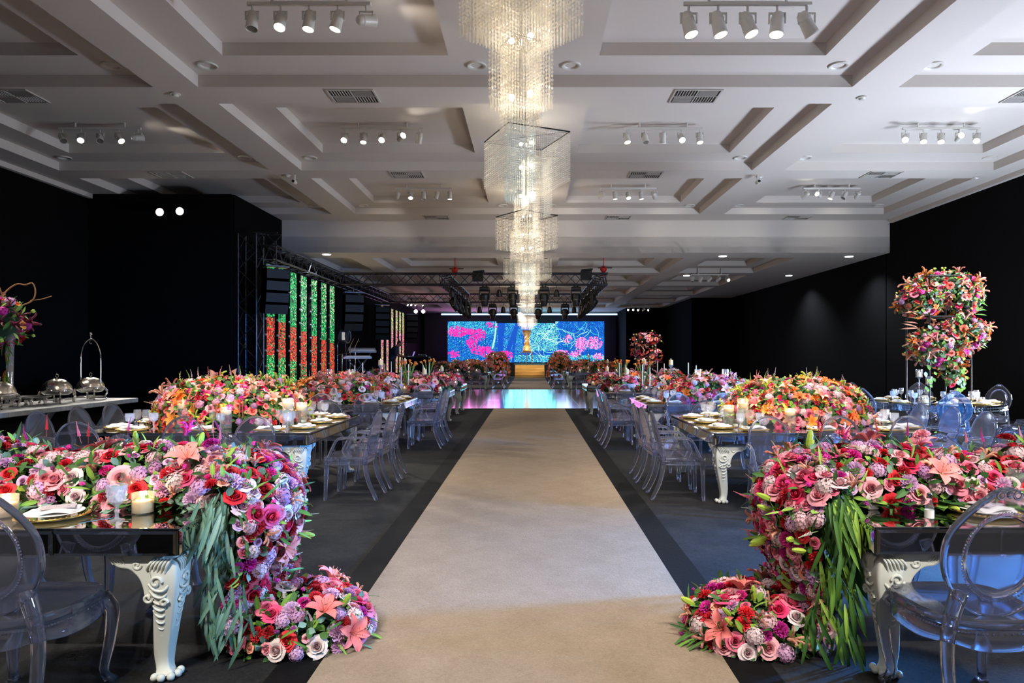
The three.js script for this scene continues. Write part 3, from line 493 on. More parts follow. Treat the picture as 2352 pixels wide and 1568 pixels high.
// ---------------------------------------------------------------- flowers (unit radius, opening towards +y)
const lerp = (a, b, t) => a + (b - a) * t;
function roseGeo(q, seed) {
  const r = rng(seed), P = new Patches(), layers = [[3, 0.15], [3, 0.28], [4, 0.43], [5, 0.6], [6, 0.78]].filter((_, i) => q === 2 || (q === 1 ? i === 0 || i === 2 || i === 4 : i === 1 || i === 4)), nu = [2, 2, 4][q], nv = [2, 3, 5][q];
  layers.forEach(([m, Rr]) => {
    const t = (Rr - 0.15) / 0.63, H = 0.86 - 0.26 * t * t, off = r() * 6;
    for (let j = 0; j < m; j++) {
      const th = off + j / m * 6.2832 + (r() - 0.5) * 0.25, del = Math.PI / m * 1.5, fl = t * t * (0.8 + 0.5 * r()), k1 = 0.9 + 0.16 * r(), lean = 0.05 * (r() - 0.5);
      P.patch((u, v) => { const ang = th + u * del, e = Math.max(0, v - 0.6), rad = lerp(0.05 + 0.06 * t, Rr, Math.pow(Math.sin(v * 1.5), 0.8)) + fl * 1.1 * e * e * 2.2 - (1 - t) * 0.35 * e * e + (0.02 + 0.03 * t) * u * u + lean * u, y = H * v - H * 0.2 * u * u * v - fl * 1.3 * e * e; return [Math.cos(ang) * rad, y - 0.2, Math.sin(ang) * rad]; }, nu, nv, (u, v) => { const c = k1 * lerp(0.86, 1.04, t); return [c, c * lerp(0.74, 1, Math.min(1, t * 1.4)), c * lerp(0.8, 1, Math.min(1, t * 1.4))]; });
    }
  });
  P.add(new THREE.ConeGeometry(0.13, 0.6, q === 2 ? 7 : 4).translate(0, 0.3, 0), [0.82, 0.64, 0.7]);
  return P.build();
}
function carnationGeo(q, seed) {
  const r = rng(seed), P = new Patches(), n = [8, 14, 34][q], nu = [2, 3, 5][q], nv = [1, 1, 2][q];
  for (let i = 0; i < n; i++) {
    const e = Math.acos(1 - (i + 0.5) / n * 0.92), th = i * 2.39996, c0 = 0.82 + 0.3 * r(), w = 0.3 + 0.1 * r(), ph = r() * 6;
    P.patch((u, v) => { const a = th + u * w / Math.max(0.35, Math.sin(e) + 0.15), rr = lerp(0.12, 1, v) * (1 + (v > 0.9 ? 0.09 * Math.sin(u * 9 + ph) : 0)), ee = e + (v > 0.9 ? 0.14 * Math.cos(u * 11 + ph) : 0) + 0.08 * u * u; return [Math.sin(ee) * rr * Math.cos(a), Math.cos(ee) * rr * 0.72, Math.sin(ee) * rr * Math.sin(a)]; }, nu, nv, (u, v) => [c0, c0, c0]);
  }
  return P.build();
}
function lilyGeo(q, seed) {
  const r = rng(seed), P = new Patches(), nu = [2, 2, 4][q], nv = [2, 4, 7][q];
  for (let i = 0; i < 6; i++) {
    const th = i / 6 * 6.2832 + (r() - 0.5) * 0.2, w = i % 2 ? 0.3 : 0.22, lift = i % 2 ? 0.04 : 0, cu = 0.5 + 0.4 * r();
    P.patch((u, v) => { const rad = v * 1.0 + 0.04, ww = w * Math.pow(Math.sin(Math.PI * Math.min(1, v * 0.92 + 0.06)), 0.8), y = 0.85 * Math.sin(Math.min(1, v * 1.3) * 1.57) * 0.55 - cu * 0.75 * Math.pow(Math.max(0, v - 0.5), 2) + lift - 0.12 * Math.abs(u) * 0 + 0.1 * u * u; const x = rad * Math.cos(th) - u * ww * Math.sin(th), z = rad * Math.sin(th) + u * ww * Math.cos(th); return [x, y, z]; }, nu, nv, (u, v) => { const m = 1 - 0.14 * (1 - Math.abs(u)) - 0.12 * (1 - v); return [1, m, m]; });
  }
  if (q > 0) for (let i = 0; i < 6; i++) { const a = i / 6 * 6.28 + 0.3, tip = V(Math.cos(a) * 0.24, 0.78, Math.sin(a) * 0.24); P.add(bar(V(0, 0.1, 0), tip, 0.012, 4), [0.85, 1, 0.6]); P.add(new THREE.OctahedronGeometry(0.045, 0).scale(0.6, 1, 1.6).translate(tip.x, tip.y, tip.z), [0.55, 0.42, 0.3]); }
  return P.build();
}
function clusterGeo(q, seed) {                                    // dome of small five-petalled florets
  const r = rng(seed), P = new Patches(), n = [9, 18, 34][q];
  for (let i = 0; i < n; i++) {
    const e = Math.acos(1 - (i + 0.5) / n * 0.85), th = i * 2.39996, c = V(Math.sin(e) * Math.cos(th), Math.cos(e) * 0.8, Math.sin(e) * Math.sin(th)).multiplyScalar(0.88 + 0.14 * r()), N = c.clone().normalize(), A = V(0.3, 1, 0.2).cross(N).normalize(), B = N.clone().cross(A), s = [0.34, 0.26, 0.21][q], k = 0.88 + 0.16 * r(), o = r() * 6;
    const ring = q === 2 ? [[-0.4, 0.82], [0, 1], [0.4, 0.82], [0.63, 0.36]] : [[0, 1], [0.63, 0.45]], m = 5 * ring.length, base = P.pos.length / 3; P.pos.push(...c.toArray()); P.col.push(k * 0.95, k * 0.66, k * 0.78);
    for (let j = 0; j < m; j++) { const [da, rf] = ring[j % ring.length], a = o + Math.floor(j / ring.length) * 1.2566 + da, rr = s * rf, p = c.clone().addScaledVector(A, Math.cos(a) * rr).addScaledVector(B, Math.sin(a) * rr).addScaledVector(N, rf > 0.5 ? 0.03 : 0.0); P.pos.push(...p.toArray()); const kk = rf > 0.5 ? k : k * 0.9; P.col.push(kk, kk, kk); }
    for (let j = 0; j < m; j++) P.idx.push(base, base + 1 + j, base + 1 + (j + 1) % m);
  }
  P.add(new THREE.IcosahedronGeometry(0.8, q ? 1 : 0).scale(1, 0.8, 1), [0.82, 0.78, 0.8]);
  return P.build();
}
function globeGeo(q) { const g = new THREE.IcosahedronGeometry(1, q === 2 ? 2 : 0), P = new Patches(), rr = rng(4), gp = g.attributes.position; for (let i = 0; i < gp.count; i++) { const k = 0.86 + 0.3 * Math.abs(Math.sin(gp.getX(i) * 9) * Math.sin(gp.getY(i) * 9 + 1) * Math.sin(gp.getZ(i) * 9 + 2)) * 2; gp.setXYZ(i, gp.getX(i) * k, gp.getY(i) * k, gp.getZ(i) * k); } P.add(g); P.add(bar(V(0, -1, 0), V(0.3, -4, 0), 0.11, 4), [0.35, 0.5, 0.2]); return P.build(); }
function plumeGeo(q, seed) { const r = rng(seed), P = new Patches(), n = [3, 4, 5][q]; for (let k = 0; k < n; k++) { const a = k / n * 6.28 + r(), sp = 0.25 + 0.4 * r(), L = 0.8 + 0.5 * r(); const pts = [V(0, 0, 0), V(Math.cos(a) * sp * 0.5, L * 0.5, Math.sin(a) * sp * 0.5), V(Math.cos(a) * sp * 1.1, L * 0.9, Math.sin(a) * sp * 1.1), V(Math.cos(a) * sp * 1.7, L * 0.95, Math.sin(a) * sp * 1.7)]; const g = tube(pts, 0.12, [4, 6, 10][q], q === 2 ? 6 : 4), p = g.attributes.position; for (let i = 0; i < p.count; i++) p.setXYZ(i, p.getX(i) + 0.05 * (r() - 0.5), p.getY(i) + 0.05 * (r() - 0.5), p.getZ(i) + 0.05 * (r() - 0.5)); P.add(g, [1, 0.9 + 0.1 * r(), 0.9]); P.add(new THREE.OctahedronGeometry(0.11, 0).translate(pts[3].x, pts[3].y, pts[3].z), [1.05, 0.7, 0.75]); } return P.build(); }
function spikeGeo(q, seed) { const r = rng(seed), P = new Patches(), pts = [V(0, -0.6, 0), V(0, 0.3, 0.02), V(0.03, 1.2, 0.08), V(0.16, 2.0, 0.16)]; const c = new THREE.CatmullRomCurve3(pts), n = [8, 14, 64][q]; P.add(tube(pts, 0.035, 6, 4), [0.5, 0.75, 0.35]); for (let i = 0; i < n; i++) { const t = 0.32 + 0.68 * i / n, p = c.getPoint(t), a = i * 2.4, w = 0.16 * (1.05 - (t - 0.32) / 0.68); P.add(new THREE.OctahedronGeometry(Math.max(0.03, w * (q === 2 ? 0.5 : 0.75)), 0).translate(p.x + Math.cos(a) * w * 0.7, p.y, p.z + Math.sin(a) * w * 0.7), t > 0.85 ? [0.6, 0.95, 0.5] : [1, 1, 1]); } return P.build(); }
function leafGeo(q, wide, bend) { const P = new Patches(); P.patch((u, v) => { const w = wide * Math.pow(Math.sin(Math.PI * Math.min(1, 0.04 + v * 0.96)), 0.75); return [u * w, 0.12 * Math.abs(u) * wide * 2 - bend * v * v + 0.03 * v, v]; }, q === 2 ? 4 : 2, [2, 4, 7][q], (u, v) => { const k = Math.abs(u) < 0.1 ? 1.18 : 0.88 + 0.14 * Math.abs(u); return [k, k, k * 0.95]; }); return P.build(); }
function droopGeo(q, seed) { const r = rng(seed), P = new Patches(), n = [4, 9, 12][q]; for (let k = 0; k < n; k++) { const a = r() * 6.28, sp = 0.15 + 0.6 * r(), L = 0.9 + 1.0 * r(); const g = tube([V(0, 0, 0), V(Math.cos(a) * sp * 0.7, 0.2, Math.sin(a) * sp * 0.7), V(Math.cos(a) * sp, -0.3 * L, Math.sin(a) * sp), V(Math.cos(a) * sp * 1.05, -L, Math.sin(a) * sp * 1.05)], 0.055, [4, 7, 10][q], 4), p = g.attributes.position; for (let i = 0; i < p.count; i++) p.setXYZ(i, p.getX(i) + 0.06 * (r() - 0.5), p.getY(i) + 0.06 * (r() - 0.5), p.getZ(i) + 0.06 * (r() - 0.5)); P.add(g, [1, 0.85 + 0.2 * r(), 0.8]); } return P.build(); }
function budGeo() { const P = new Patches(); P.add(new THREE.SphereGeometry(0.3, 6, 6).scale(1, 3, 1).translate(0, 0.7, 0), [1, 1, 1]); return P.build(); }
function callaGeo(q) { const P = new Patches(); P.patch((u, v) => { const a = u * 3.0, w = 0.1 + 0.55 * v * v, h = 1.6 * v - 0.3 + (v > 0.5 ? 0.35 * Math.cos(a) * (v - 0.5) : 0); return [Math.sin(a) * w, h, Math.cos(a) * w + 0.15 * v]; }, q ? 8 : 5, q ? 4 : 2, (u, v) => [lerp(0.7, 1, v), lerp(0.95, 1, v), lerp(0.6, 1, v)]); P.add(bar(V(0, -1.8, -0.1), V(0, -0.2, 0), 0.1, 4), [0.4, 0.62, 0.25]); return P.build(); }
const bank = {}, variants = { rose: 3, carnation: 3, lily: 3, cluster: 2, plume: 3, spike: 2, droop: 3 };
const makers = { rose: roseGeo, carnation: carnationGeo, lily: lilyGeo, cluster: clusterGeo, globe: globeGeo, plume: plumeGeo, spike: spikeGeo, droop: droopGeo, bud: budGeo, calla: callaGeo, leaf: (q, s) => leafGeo(q, 0.16, 0.25), eucalyptus: (q) => leafGeo(q, 0.34, 0.1), willow: (q) => leafGeo(q, 0.055, 0.42) };
function flowerGeo(kind, q, r) { const n = variants[kind] ?? 1, v = Math.floor(r() * n), k = `${kind}${q}${v}`; return bank[k] ??= makers[kind](q, v * 17 + 5 + q); }
const petalMats = {};
const petal = (hex) => petalMats[hex] ??= std(hex, { vertexColors: true, roughness: 0.65 });
const SALMON = [0xe58a84, 0xec9c96, 0xe8a3a2, 0xdf7f7c], PINKS = [0xe79aa8, 0xe58299, 0xeaabb4, 0xdd6d8c], REDS = [0xc4122a, 0xa50d20, 0xd2202f], MAGENTA = [0xcf1f92, 0xb31c86, 0xdc2f8e], LILAC = [0xc79cc6, 0xb583b4, 0xd7b0d4], CORAL = [0xf0796a, 0xf06a5c, 0xf78f78], ORANGE = [0xf2852a, 0xef6d22, 0xf5a13c], WHITE = [0xe0cfd2, 0xd8cac8, 0xe6c3ca], PEACH = [0xf0a58c, 0xf3b59c], HOT = [0xe4326e, 0xe8487c, 0xd72a5a], BURG = [0x6d1130, 0x7d1637], GREEN = [0x4f7d2c, 0x3f6a26, 0x68963a, 0x86ab45], DEEP = [0x2c5424, 0x34602c, 0x3f6b33], SAGE = [0x6f9384, 0x5f8677, 0x87a596], LIME = [0x9ab83f, 0xb1c84e], AMBER = [0xb26a26, 0xc47a2c, 0x9c5420], ROSEWOOD = [0xb98272, 0xc4917c, 0xa86f66], PURPLE = [0x6f1c5e, 0x8a2470];
const partName = { rose: 'rose', carnation: 'carnation', lily: 'lily', cluster: 'floret_cluster', globe: 'globe_flower', plume: 'plume_flower', spike: 'flower_spike', droop: 'amaranth_tassel', bud: 'flower_bud', calla: 'calla_lily', leaf: 'leaf', eucalyptus: 'eucalyptus_leaf', willow: 'willow_leaf' };
const UP = V(0, 1, 0);
function bloom(root, kind, colors, size, p, n, q, r, spin) {
  const o = shade(new THREE.Mesh(flowerGeo(kind, q, r), petal(pick(r, colors)))); o.name = partName[kind];
  o.quaternion.setFromUnitVectors(UP, n.clone().normalize()).multiply(new THREE.Quaternion().setFromAxisAngle(UP, spin ?? r() * 6.2832));
  o.position.copy(p); o.scale.setScalar(size); root.add(o); return o;
}
function leaf(root, kind, colors, size, p, dir, nrm, q, r) {       // a leaf pointing along dir with its face towards nrm
  const o = shade(new THREE.Mesh(flowerGeo(kind, q, r), petal(pick(r, colors)))); o.name = partName[kind];
  const z = dir.clone().normalize(), x = nrm.clone().cross(z).normalize(), y = z.clone().cross(x); o.quaternion.setFromRotationMatrix(new THREE.Matrix4().makeBasis(x, y, z)); o.position.copy(p); o.scale.setScalar(size); root.add(o); return o;
}
// throw darts on a surface f(u, v) -> [point, normal], keep them apart
function scatter(f, count, gap, r, keep = []) { const out = []; for (let k = 0; k < count * 14 && out.length < count; k++) { const [p, n] = f(r(), r()); if (keep.every((o) => o[0].distanceToSquared(p) > gap * gap)) { keep.push([p, n]); out.push([p, n]); } } return out; }
const moundSurface = (cx, cy, cz, a, h, b, e = 0.72) => (u, v) => { const y = Math.pow(v, 1.15), rr = Math.sqrt(1 - y * y), t = u * 6.2832, c = Math.cos(t), s = Math.sin(t), k = (x) => Math.sign(x) * Math.pow(Math.abs(x), e + 0.2); return [V(cx + a * Math.pow(rr, e) * k(c), cy + h * Math.pow(y, 0.75), cz + b * Math.pow(rr, e) * k(s)), V(c * rr / a, y / h * 0.9, s * rr / b).normalize()]; };
const runnerSurface = (x0, x1, cy, cz, h, b) => (u, v) => { const x = lerp(x0, x1, u), t = lerp(0.02, 0.9, v) * Math.PI, c = Math.cos(t), s = Math.sin(t), hh = h * (0.88 + 0.12 * Math.sin(x * 5)); return [V(x, cy + hh * Math.pow(s, 0.75), cz + b * c), V(0, s, c * 1.1).normalize()]; };
// a kit entry: [weight, kind, colours, smallest, largest, lift]
function plant(root, spots, kit, q, r, scale = 1) {
  const total = kit.reduce((a, k) => a + k[0], 0);
  for (const [p, n] of spots) {
    let w = r() * total, e = kit[0]; for (const k of kit) { if ((w -= k[0]) <= 0) { e = k; break; } e = k; }
    const [, kind, colors, s0, s1, lift = 0] = e, nn = n.clone().add(V((r() - 0.5) * 0.7, (r() - 0.2) * 0.5, (r() - 0.5) * 0.7)).normalize(), size = lerp(s0, s1, r()) * scale, pp = p.clone().addScaledVector(n, lift * scale); if (pp.y < size * 0.95) { pp.y = size * 0.95; if (nn.y < 0.25) nn.y = 0.25; }
    if (kind === 'droop') bloom(root, kind, colors, size, pp, UP, q, r); else bloom(root, kind, colors, size, pp, nn, q, r);
  }
}
function greens(root, spots, list, q, r, scale = 1) {
  for (const [p, n] of spots) { const [kind, colors, s0, s1] = pick(r, list), t = V(r() - 0.5, r() - 0.35, r() - 0.5).addScaledVector(n, 0.55).normalize(); if (p.y < 0.09) { t.y = Math.abs(t.y) + 0.2; p.y = Math.max(p.y, 0.05); } leaf(root, kind, colors, lerp(s0, s1, r()) * scale, p.clone().addScaledVector(n, -0.02), t, n.clone().add(V(0.1, 0.3, 0.1)), q, r); }
}
const stemMat = std(0x5f8f36, { roughness: 0.7 });
const coreMat = std(0x22371a, { roughness: 0.9 });
function lumpyDome(a, h, b, seed, wseg = 20, hseg = 8) { const g = new THREE.SphereGeometry(1, wseg, hseg, 0, 6.2832, 0, Math.PI / 2), p = g.attributes.position, r = rng(seed), ph = [r() * 6, r() * 6, r() * 6]; for (let i = 0; i < p.count; i++) { const x = p.getX(i), y = p.getY(i), z = p.getZ(i), k = 1 + 0.06 * Math.sin(7 * x + ph[0]) * Math.sin(8 * z + ph[1]); p.setXYZ(i, x * a * k, Math.max(0, y * h * k), z * b * k); } g.computeVertexNormals(); return g; }
function filler(root, f, n, size, colors, r) {                    // the small leaves packed between the flowers, too many to count
  const P = new Patches();
  for (let i = 0; i < n; i++) {
    const [p, nn] = f(r(), r()), o = p.clone().addScaledVector(nn, -0.035 + 0.03 * r()), t = V(r() - 0.5, r() - 0.5, r() - 0.5).addScaledVector(nn, 0.5 * r()).normalize(), x = nn.clone().cross(t).normalize(), s = size * (0.6 + 0.8 * r()), w = s * 0.32, c = new THREE.Color(pick(r, colors)), base = P.pos.length / 3;
    for (const [a, b, h] of [[0, 0, 0], [-w * 0.8, 0.3 * s, 0.06 * s], [0, 0.3 * s, -0.02 * s], [w * 0.8, 0.3 * s, 0.06 * s], [-w * 0.85, 0.62 * s, 0.05 * s], [0, 0.62 * s, -0.03 * s], [w * 0.85, 0.62 * s, 0.05 * s], [0, s, -0.12 * s]]) { const q = o.clone().addScaledVector(x, a).addScaledVector(t, b).addScaledVector(nn, h); if (q.y < 0.004) q.y = 0.004; P.pos.push(q.x, q.y, q.z); P.col.push(c.r, c.g, c.b); }
    for (const [i0, i1, i2] of [[0, 1, 2], [0, 2, 3], [1, 4, 2], [4, 5, 2], [2, 5, 3], [5, 6, 3], [4, 7, 5], [5, 7, 6]]) P.idx.push(base + i0, base + i1, base + i2);
  }
  const o = part('filler_foliage', P.build(), fillerMat, root); o.userData.kind = 'stuff'; return o;
}
const fillerMat = std(0xffffff, { vertexColors: true, roughness: 0.75 });
const kitSoft = [[16, 'rose', PINKS, 0.042, 0.062], [6, 'rose', WHITE, 0.038, 0.052], [15, 'carnation', REDS, 0.034, 0.046], [8, 'rose', REDS, 0.038, 0.05], [9, 'carnation', MAGENTA, 0.034, 0.046], [10, 'cluster', WHITE, 0.042, 0.062], [7, 'cluster', LILAC, 0.042, 0.058], [6, 'carnation', LILAC, 0.04, 0.056], [2.4, 'lily', SALMON, 0.085, 0.112, 0.01], [4, 'plume', ROSEWOOD, 0.04, 0.06], [7, 'globe', MAGENTA.concat(PURPLE), 0.009, 0.0135, 0.045], [14, 'rose', PINKS.concat(PEACH, LILAC), 0.02, 0.032], [5, 'rose', HOT, 0.045, 0.06], [3, 'bud', LIME, 0.045, 0.07, 0.02], [3, 'spike', PINKS.concat(WHITE), 0.045, 0.06, 0.02]];
const kitBright = [[22, 'rose', PINKS.concat(CORAL), 0.04, 0.058], [15, 'rose', HOT.concat(CORAL), 0.038, 0.052], [12, 'carnation', REDS, 0.04, 0.055], [5, 'lily', ORANGE, 0.07, 0.1], [5, 'lily', PEACH, 0.07, 0.1], [9, 'cluster', WHITE.concat(PINKS), 0.05, 0.075], [7, 'carnation', MAGENTA, 0.036, 0.05], [6, 'cluster', LILAC, 0.045, 0.065], [6, 'plume', ROSEWOOD.concat(LIME), 0.07, 0.11], [7, 'carnation', ORANGE, 0.04, 0.055], [6, 'globe', LIME.concat(ORANGE), 0.014, 0.02, 0.05], [3, 'spike', PINKS, 0.05, 0.075, 0.03]];
const kitCoral = [[18, 'rose', CORAL.concat(REDS), 0.05, 0.07], [14, 'carnation', REDS.concat(CORAL), 0.045, 0.06], [7, 'lily', ORANGE.concat(PEACH), 0.08, 0.11], [14, 'rose', PEACH.concat(WHITE), 0.05, 0.066], [8, 'cluster', WHITE.concat(PINKS), 0.055, 0.08], [6, 'carnation', MAGENTA, 0.045, 0.055], [6, 'plume', ROSEWOOD, 0.08, 0.12]];
const greensNear = [['leaf', GREEN, 0.06, 0.1], ['leaf', DEEP, 0.06, 0.11], ['eucalyptus', SAGE, 0.04, 0.062], ['willow', GREEN.concat(DEEP), 0.09, 0.14]];
const greensMid = [['leaf', GREEN, 0.08, 0.13], ['leaf', GREEN.concat(LIME), 0.07, 0.1], ['eucalyptus', DEEP.concat(GREEN), 0.05, 0.08]];
// a mound of flowers that rests on a table
function flowerMound(label, x, d, y, a, h, b, n, kit, q, seed, opt = {}) {
  const r = rng(seed), root = thing('flower_mound', label, 'flowers', [x, y, -d]);
  part('foliage_core', lumpyDome(a * 0.86, h * 0.84, b * 0.86, seed), coreMat, root);
  const f = moundSurface(0, 0.015, 0, a, h, b), spots = scatter(f, n, opt.gap ?? 0.062, r);
  plant(root, spots, kit, q, r, opt.scale ?? 1);
  greens(root, scatter(f, opt.leaves ?? Math.floor(n * 0.6), 0.03, r), opt.greens ?? greensMid, q, r, opt.leafScale ?? 1);
  filler(root, f, opt.filler ?? n * 3, (opt.leafScale ?? 1) * 0.075, opt.fill ?? GREEN.concat(DEEP, [0x55762e]), r);
  if (opt.tassels) for (let i = 0; i < opt.tassels; i++) { const [p, nn] = f(r(), 0.25 + 0.2 * r()); bloom(root, 'droop', AMBER, 0.1 + 0.03 * r(), V(p.x, Math.max(0.26, p.y), p.z), UP, q, r); }
  if (opt.sprigs) for (let i = 0; i < opt.sprigs; i++) { const [p, nn] = f(r(), 0.75 + 0.25 * r()); bloom(root, pick(r, ['spike', 'calla', 'spike']), pick(r, [PINKS, LIME, PEACH, LILAC]), 0.05 + 0.02 * r(), p.clone().add(V(0, 0.05, 0)), UP.clone().add(V((r() - 0.5) * 0.8, 0, (r() - 0.5) * 0.8)), q, r); }
  return root;
}
// ---------------------------------------------------------------- chandeliers
const strandBank = {};
function strand(len, b, prism) {
  const key = `${len.toFixed(3)}_${b}_${prism}`; if (strandBank[key]) return strandBank[key];
  const list = [], step = b * 2.25, tail = prism ? b * 6 : 0, n = Math.max(1, Math.floor((len - tail) / step));
  for (let i = 0; i < n; i++) list.push(new THREE.OctahedronGeometry(b, 0).scale(1, 1.12, 0.8).rotateY(i * 0.9).translate(0, -(i + 0.5) * step, 0));
  if (prism) list.push(new THREE.CylinderGeometry(b * 0.85, b * 0.6, tail, 4).translate(0, -n * step - tail / 2, 0));
  return strandBank[key] = merge(list);
}
function chandelier(x, yc, d, tiers, bulbs, k, label) {
  const t = thing('crystal_chandelier', label, 'chandelier', [x, yc, -d]);
  part('canopy', cyl(0.22, 0.26, 0.05, 20, 0, -0.025, 0), M.chrome, t);
  const low = Math.min(...bulbs) - yc; part('stem', cyl(0.018, 0.018, Math.abs(low), 8, 0, low / 2, 0), M.chrome, t);
  for (const T of tiers) {
    const g = new THREE.Group(); g.name = 'tier'; g.position.set(T.x ?? 0, T.top - yc, T.z ?? 0); g.rotation.y = T.rot; t.add(g);
    const s = T.w / 2, c = [[-s, -s], [s, -s], [s, s], [-s, s]], geo = strand(T.top - T.bot, T.b, T.prism);
    part('frame', merge(c.map((p, i) => { const q = c[(i + 1) % 4]; return bar(V(p[0], 0, p[1]), V(q[0], 0, q[1]), T.dark ? 0.014 : 0.006, 4); }).concat([bar(V(-s, 0, -s), V(s, 0, s), 0.005, 4), bar(V(-s, 0, s), V(s, 0, -s), 0.005, 4)])), T.dark ? M.blackMetal : M.chrome, g);
    const n = Math.round(T.w / T.gap);
    for (let e = 0; e < 4; e++) for (let i = 0; i < n; i++) { const f = i / n, p = c[e], q = c[(e + 1) % 4]; part('crystal_strand', geo, T.clear ? M.crystalClear : M.crystal, g, [lerp(p[0], q[0], f), -0.01, lerp(p[1], q[1], f)]); }
  }
  for (const y of bulbs) for (const [bx, bz] of [[0.1, 0.06], [-0.1, -0.05]]) {
    part('bulb', ball(0.035, 10, 8), M.bulb, t, [bx, y - yc, bz]);
    const l = new THREE.PointLight(WARM, k); l.position.set(x + bx, y, -d + bz); l.shadow.radius = 1.5; l.castShadow = true; scene.add(l);
  }
}
const KC = K_CHANDELIER;
chandelier(-0.12, 6.2, 2.2, [{ w: 1.12, rot: R(45), top: 6.1, bot: 5.75, b: 0.022, gap: 0.056, prism: 1 }, { w: 0.57, rot: R(45), top: 5.95, bot: 5.0, b: 0.02, gap: 0.06, prism: 1 }], [5.8, 5.4], KC, 'crystal chandelier nearest the camera, above the frame');
chandelier(-0.1, 6.2, 7.2, [
  { w: 0.92, rot: R(43), top: 6.14, bot: 4.98, b: 0.02, gap: 0.046, prism: 1 }, { w: 0.7, rot: R(43), top: 6.1, bot: 4.9, b: 0.02, gap: 0.05, prism: 1 },
  { w: 0.47, rot: R(45), top: 5.4, bot: 4.2, b: 0.019, gap: 0.042, prism: 1 }, { w: 0.32, rot: R(30), top: 4.9, bot: 3.98, b: 0.016, gap: 0.036, prism: 0 }], [5.5, 4.95, 4.35], KC * 0.5, 'largest crystal chandelier with a wide square top tier of beaded strands');
chandelier(-0.08, 6.2, 13.0, [
  { w: 1.24, rot: R(24), top: 5.77, bot: 4.82, b: 0.017, gap: 0.042, prism: 0, dark: 1 }, { w: 0.42, x: -0.12, rot: R(40), top: 6.15, bot: 4.5, b: 0.022, gap: 0.046, prism: 1, clear: 1 },
  { w: 0.46, x: 0.2, z: -0.2, rot: R(20), top: 5.4, bot: 4.3, b: 0.016, gap: 0.038, prism: 0 }], [5.65, 5.2, 4.65], KC * 1.2, 'second crystal chandelier, a tilted black framed curtain of beads round a clear core');
chandelier(-0.1, 6.2, 19.1, [
  { w: 1.24, rot: R(38), top: 5.5, bot: 4.56, b: 0.018, gap: 0.052, prism: 1, dark: 1 }, { w: 0.56, rot: R(20), top: 6.15, bot: 4.9, b: 0.018, gap: 0.05, prism: 0 },
  { w: 0.66, rot: R(40), top: 5.1, bot: 4.25, b: 0.018, gap: 0.052, prism: 1 }], [5.5, 5.0, 4.6], KC * 1.3, 'third crystal chandelier hanging in front of the ceiling beam');
chandelier(-0.1, 5.14, 24.2, [
  { w: 1.2, rot: R(40), top: 5.06, bot: 4.3, b: 0.02, gap: 0.06, prism: 1, dark: 1 }, { w: 0.62, rot: R(35), top: 4.9, bot: 3.9, b: 0.02, gap: 0.056, prism: 1 }, { w: 0.34, rot: R(45), top: 4.9, bot: 3.78, b: 0.02, gap: 0.05, prism: 1, clear: 1 }], [4.6, 4.1], KC * 1.6, 'fourth crystal chandelier just past the ceiling beam');
chandelier(-0.15, 5.14, 33, [{ w: 0.5, rot: R(45), top: 5.0, bot: 3.62, b: 0.026, gap: 0.07, prism: 1 }, { w: 0.8, rot: R(40), top: 5.0, bot: 4.5, b: 0.026, gap: 0.08, prism: 1 }], [4.6, 4.0], KC * 1.6, 'narrow fifth crystal chandelier above the shiny dance floor');
chandelier(-0.2, 5.14, 46.5, [{ w: 0.95, rot: R(40), top: 4.5, bot: 3.55, b: 0.032, gap: 0.09, prism: 1 }, { w: 0.6, rot: R(45), top: 4.2, bot: 3.3, b: 0.032, gap: 0.09, prism: 1 }], [4.0, 3.6], KC * 1.5, 'farthest crystal chandelier in front of the big screen');

// ---------------------------------------------------------------- trusses, stage lights and loudspeakers
const unitRod = new THREE.CylinderGeometry(1, 1, 1, 6);
function rod(name, a, b, r, m, parent) { const o = part(name, unitRod, m, parent), d = b.clone().sub(a); o.position.copy(a).addScaledVector(d, 0.5); o.quaternion.setFromUnitVectors(UP, d.clone().normalize()); o.scale.set(r, d.length(), r); return o; }
function truss(label, a, b, s, r = 0.028) {
  const t = thing('lighting_truss', label, 'truss', a.toArray()), L = b.clone().sub(a), len = L.length(), dir = L.clone().normalize(), up = Math.abs(dir.y) > 0.9 ? V(1, 0, 0) : UP, side = dir.clone().cross(up).normalize(), u = side.clone().cross(dir).normalize();
  const c = [[1, 1], [1, -1], [-1, -1], [-1, 1]].map(([p, q]) => side.clone().multiplyScalar(p * s / 2).addScaledVector(u, q * s / 2));
  for (const k of c) rod('chord', k, k.clone().add(L), r, M.trussMetal, t);
  const n = Math.max(2, Math.round(len / (s * 0.95)));
  for (let f = 0; f < 4; f++) { const p = c[f], q = c[(f + 1) % 4]; for (let i = 0; i < n; i++) { const A = (i % 2 ? p : q).clone().addScaledVector(dir, i / n * len), B = (i % 2 ? q : p).clone().addScaledVector(dir, (i + 1) / n * len); rod('brace', A, B, r * 0.55, M.trussMetal, t); } }
  return t;
}
const XT = -7.4, YT = 4.5;
truss('black lattice tower standing at the near corner of the stage', V(-7.8, 0.5, -18.95), V(-7.8, 4.95, -18.95), 0.5, 0.03);
truss('short black lattice arm on top of the stage tower', V(-7.66, 4.8, -18.9), V(-6.98, 4.8, -18.9), 0.34, 0.026);
truss('long black truss along the stage above the glowing columns', V(XT, YT, -19.0), V(XT, YT, -34.6), 0.4);
truss('near black truss crossing above the dance floor', V(XT + 0.2, YT, -26), V(2.95, YT, -26), 0.42);
truss('far black truss crossing above the dance floor', V(XT + 0.2, YT, -34.7), V(2.95, YT, -34.7), 0.42);
truss('left black truss linking the two crossing trusses', V(-3.3, YT - 0.02, -26.25), V(-3.3, YT - 0.02, -34.4), 0.42);
truss('right black truss linking the two crossing trusses', V(2.75, YT - 0.02, -26.25), V(2.75, YT - 0.02, -34.4), 0.42);
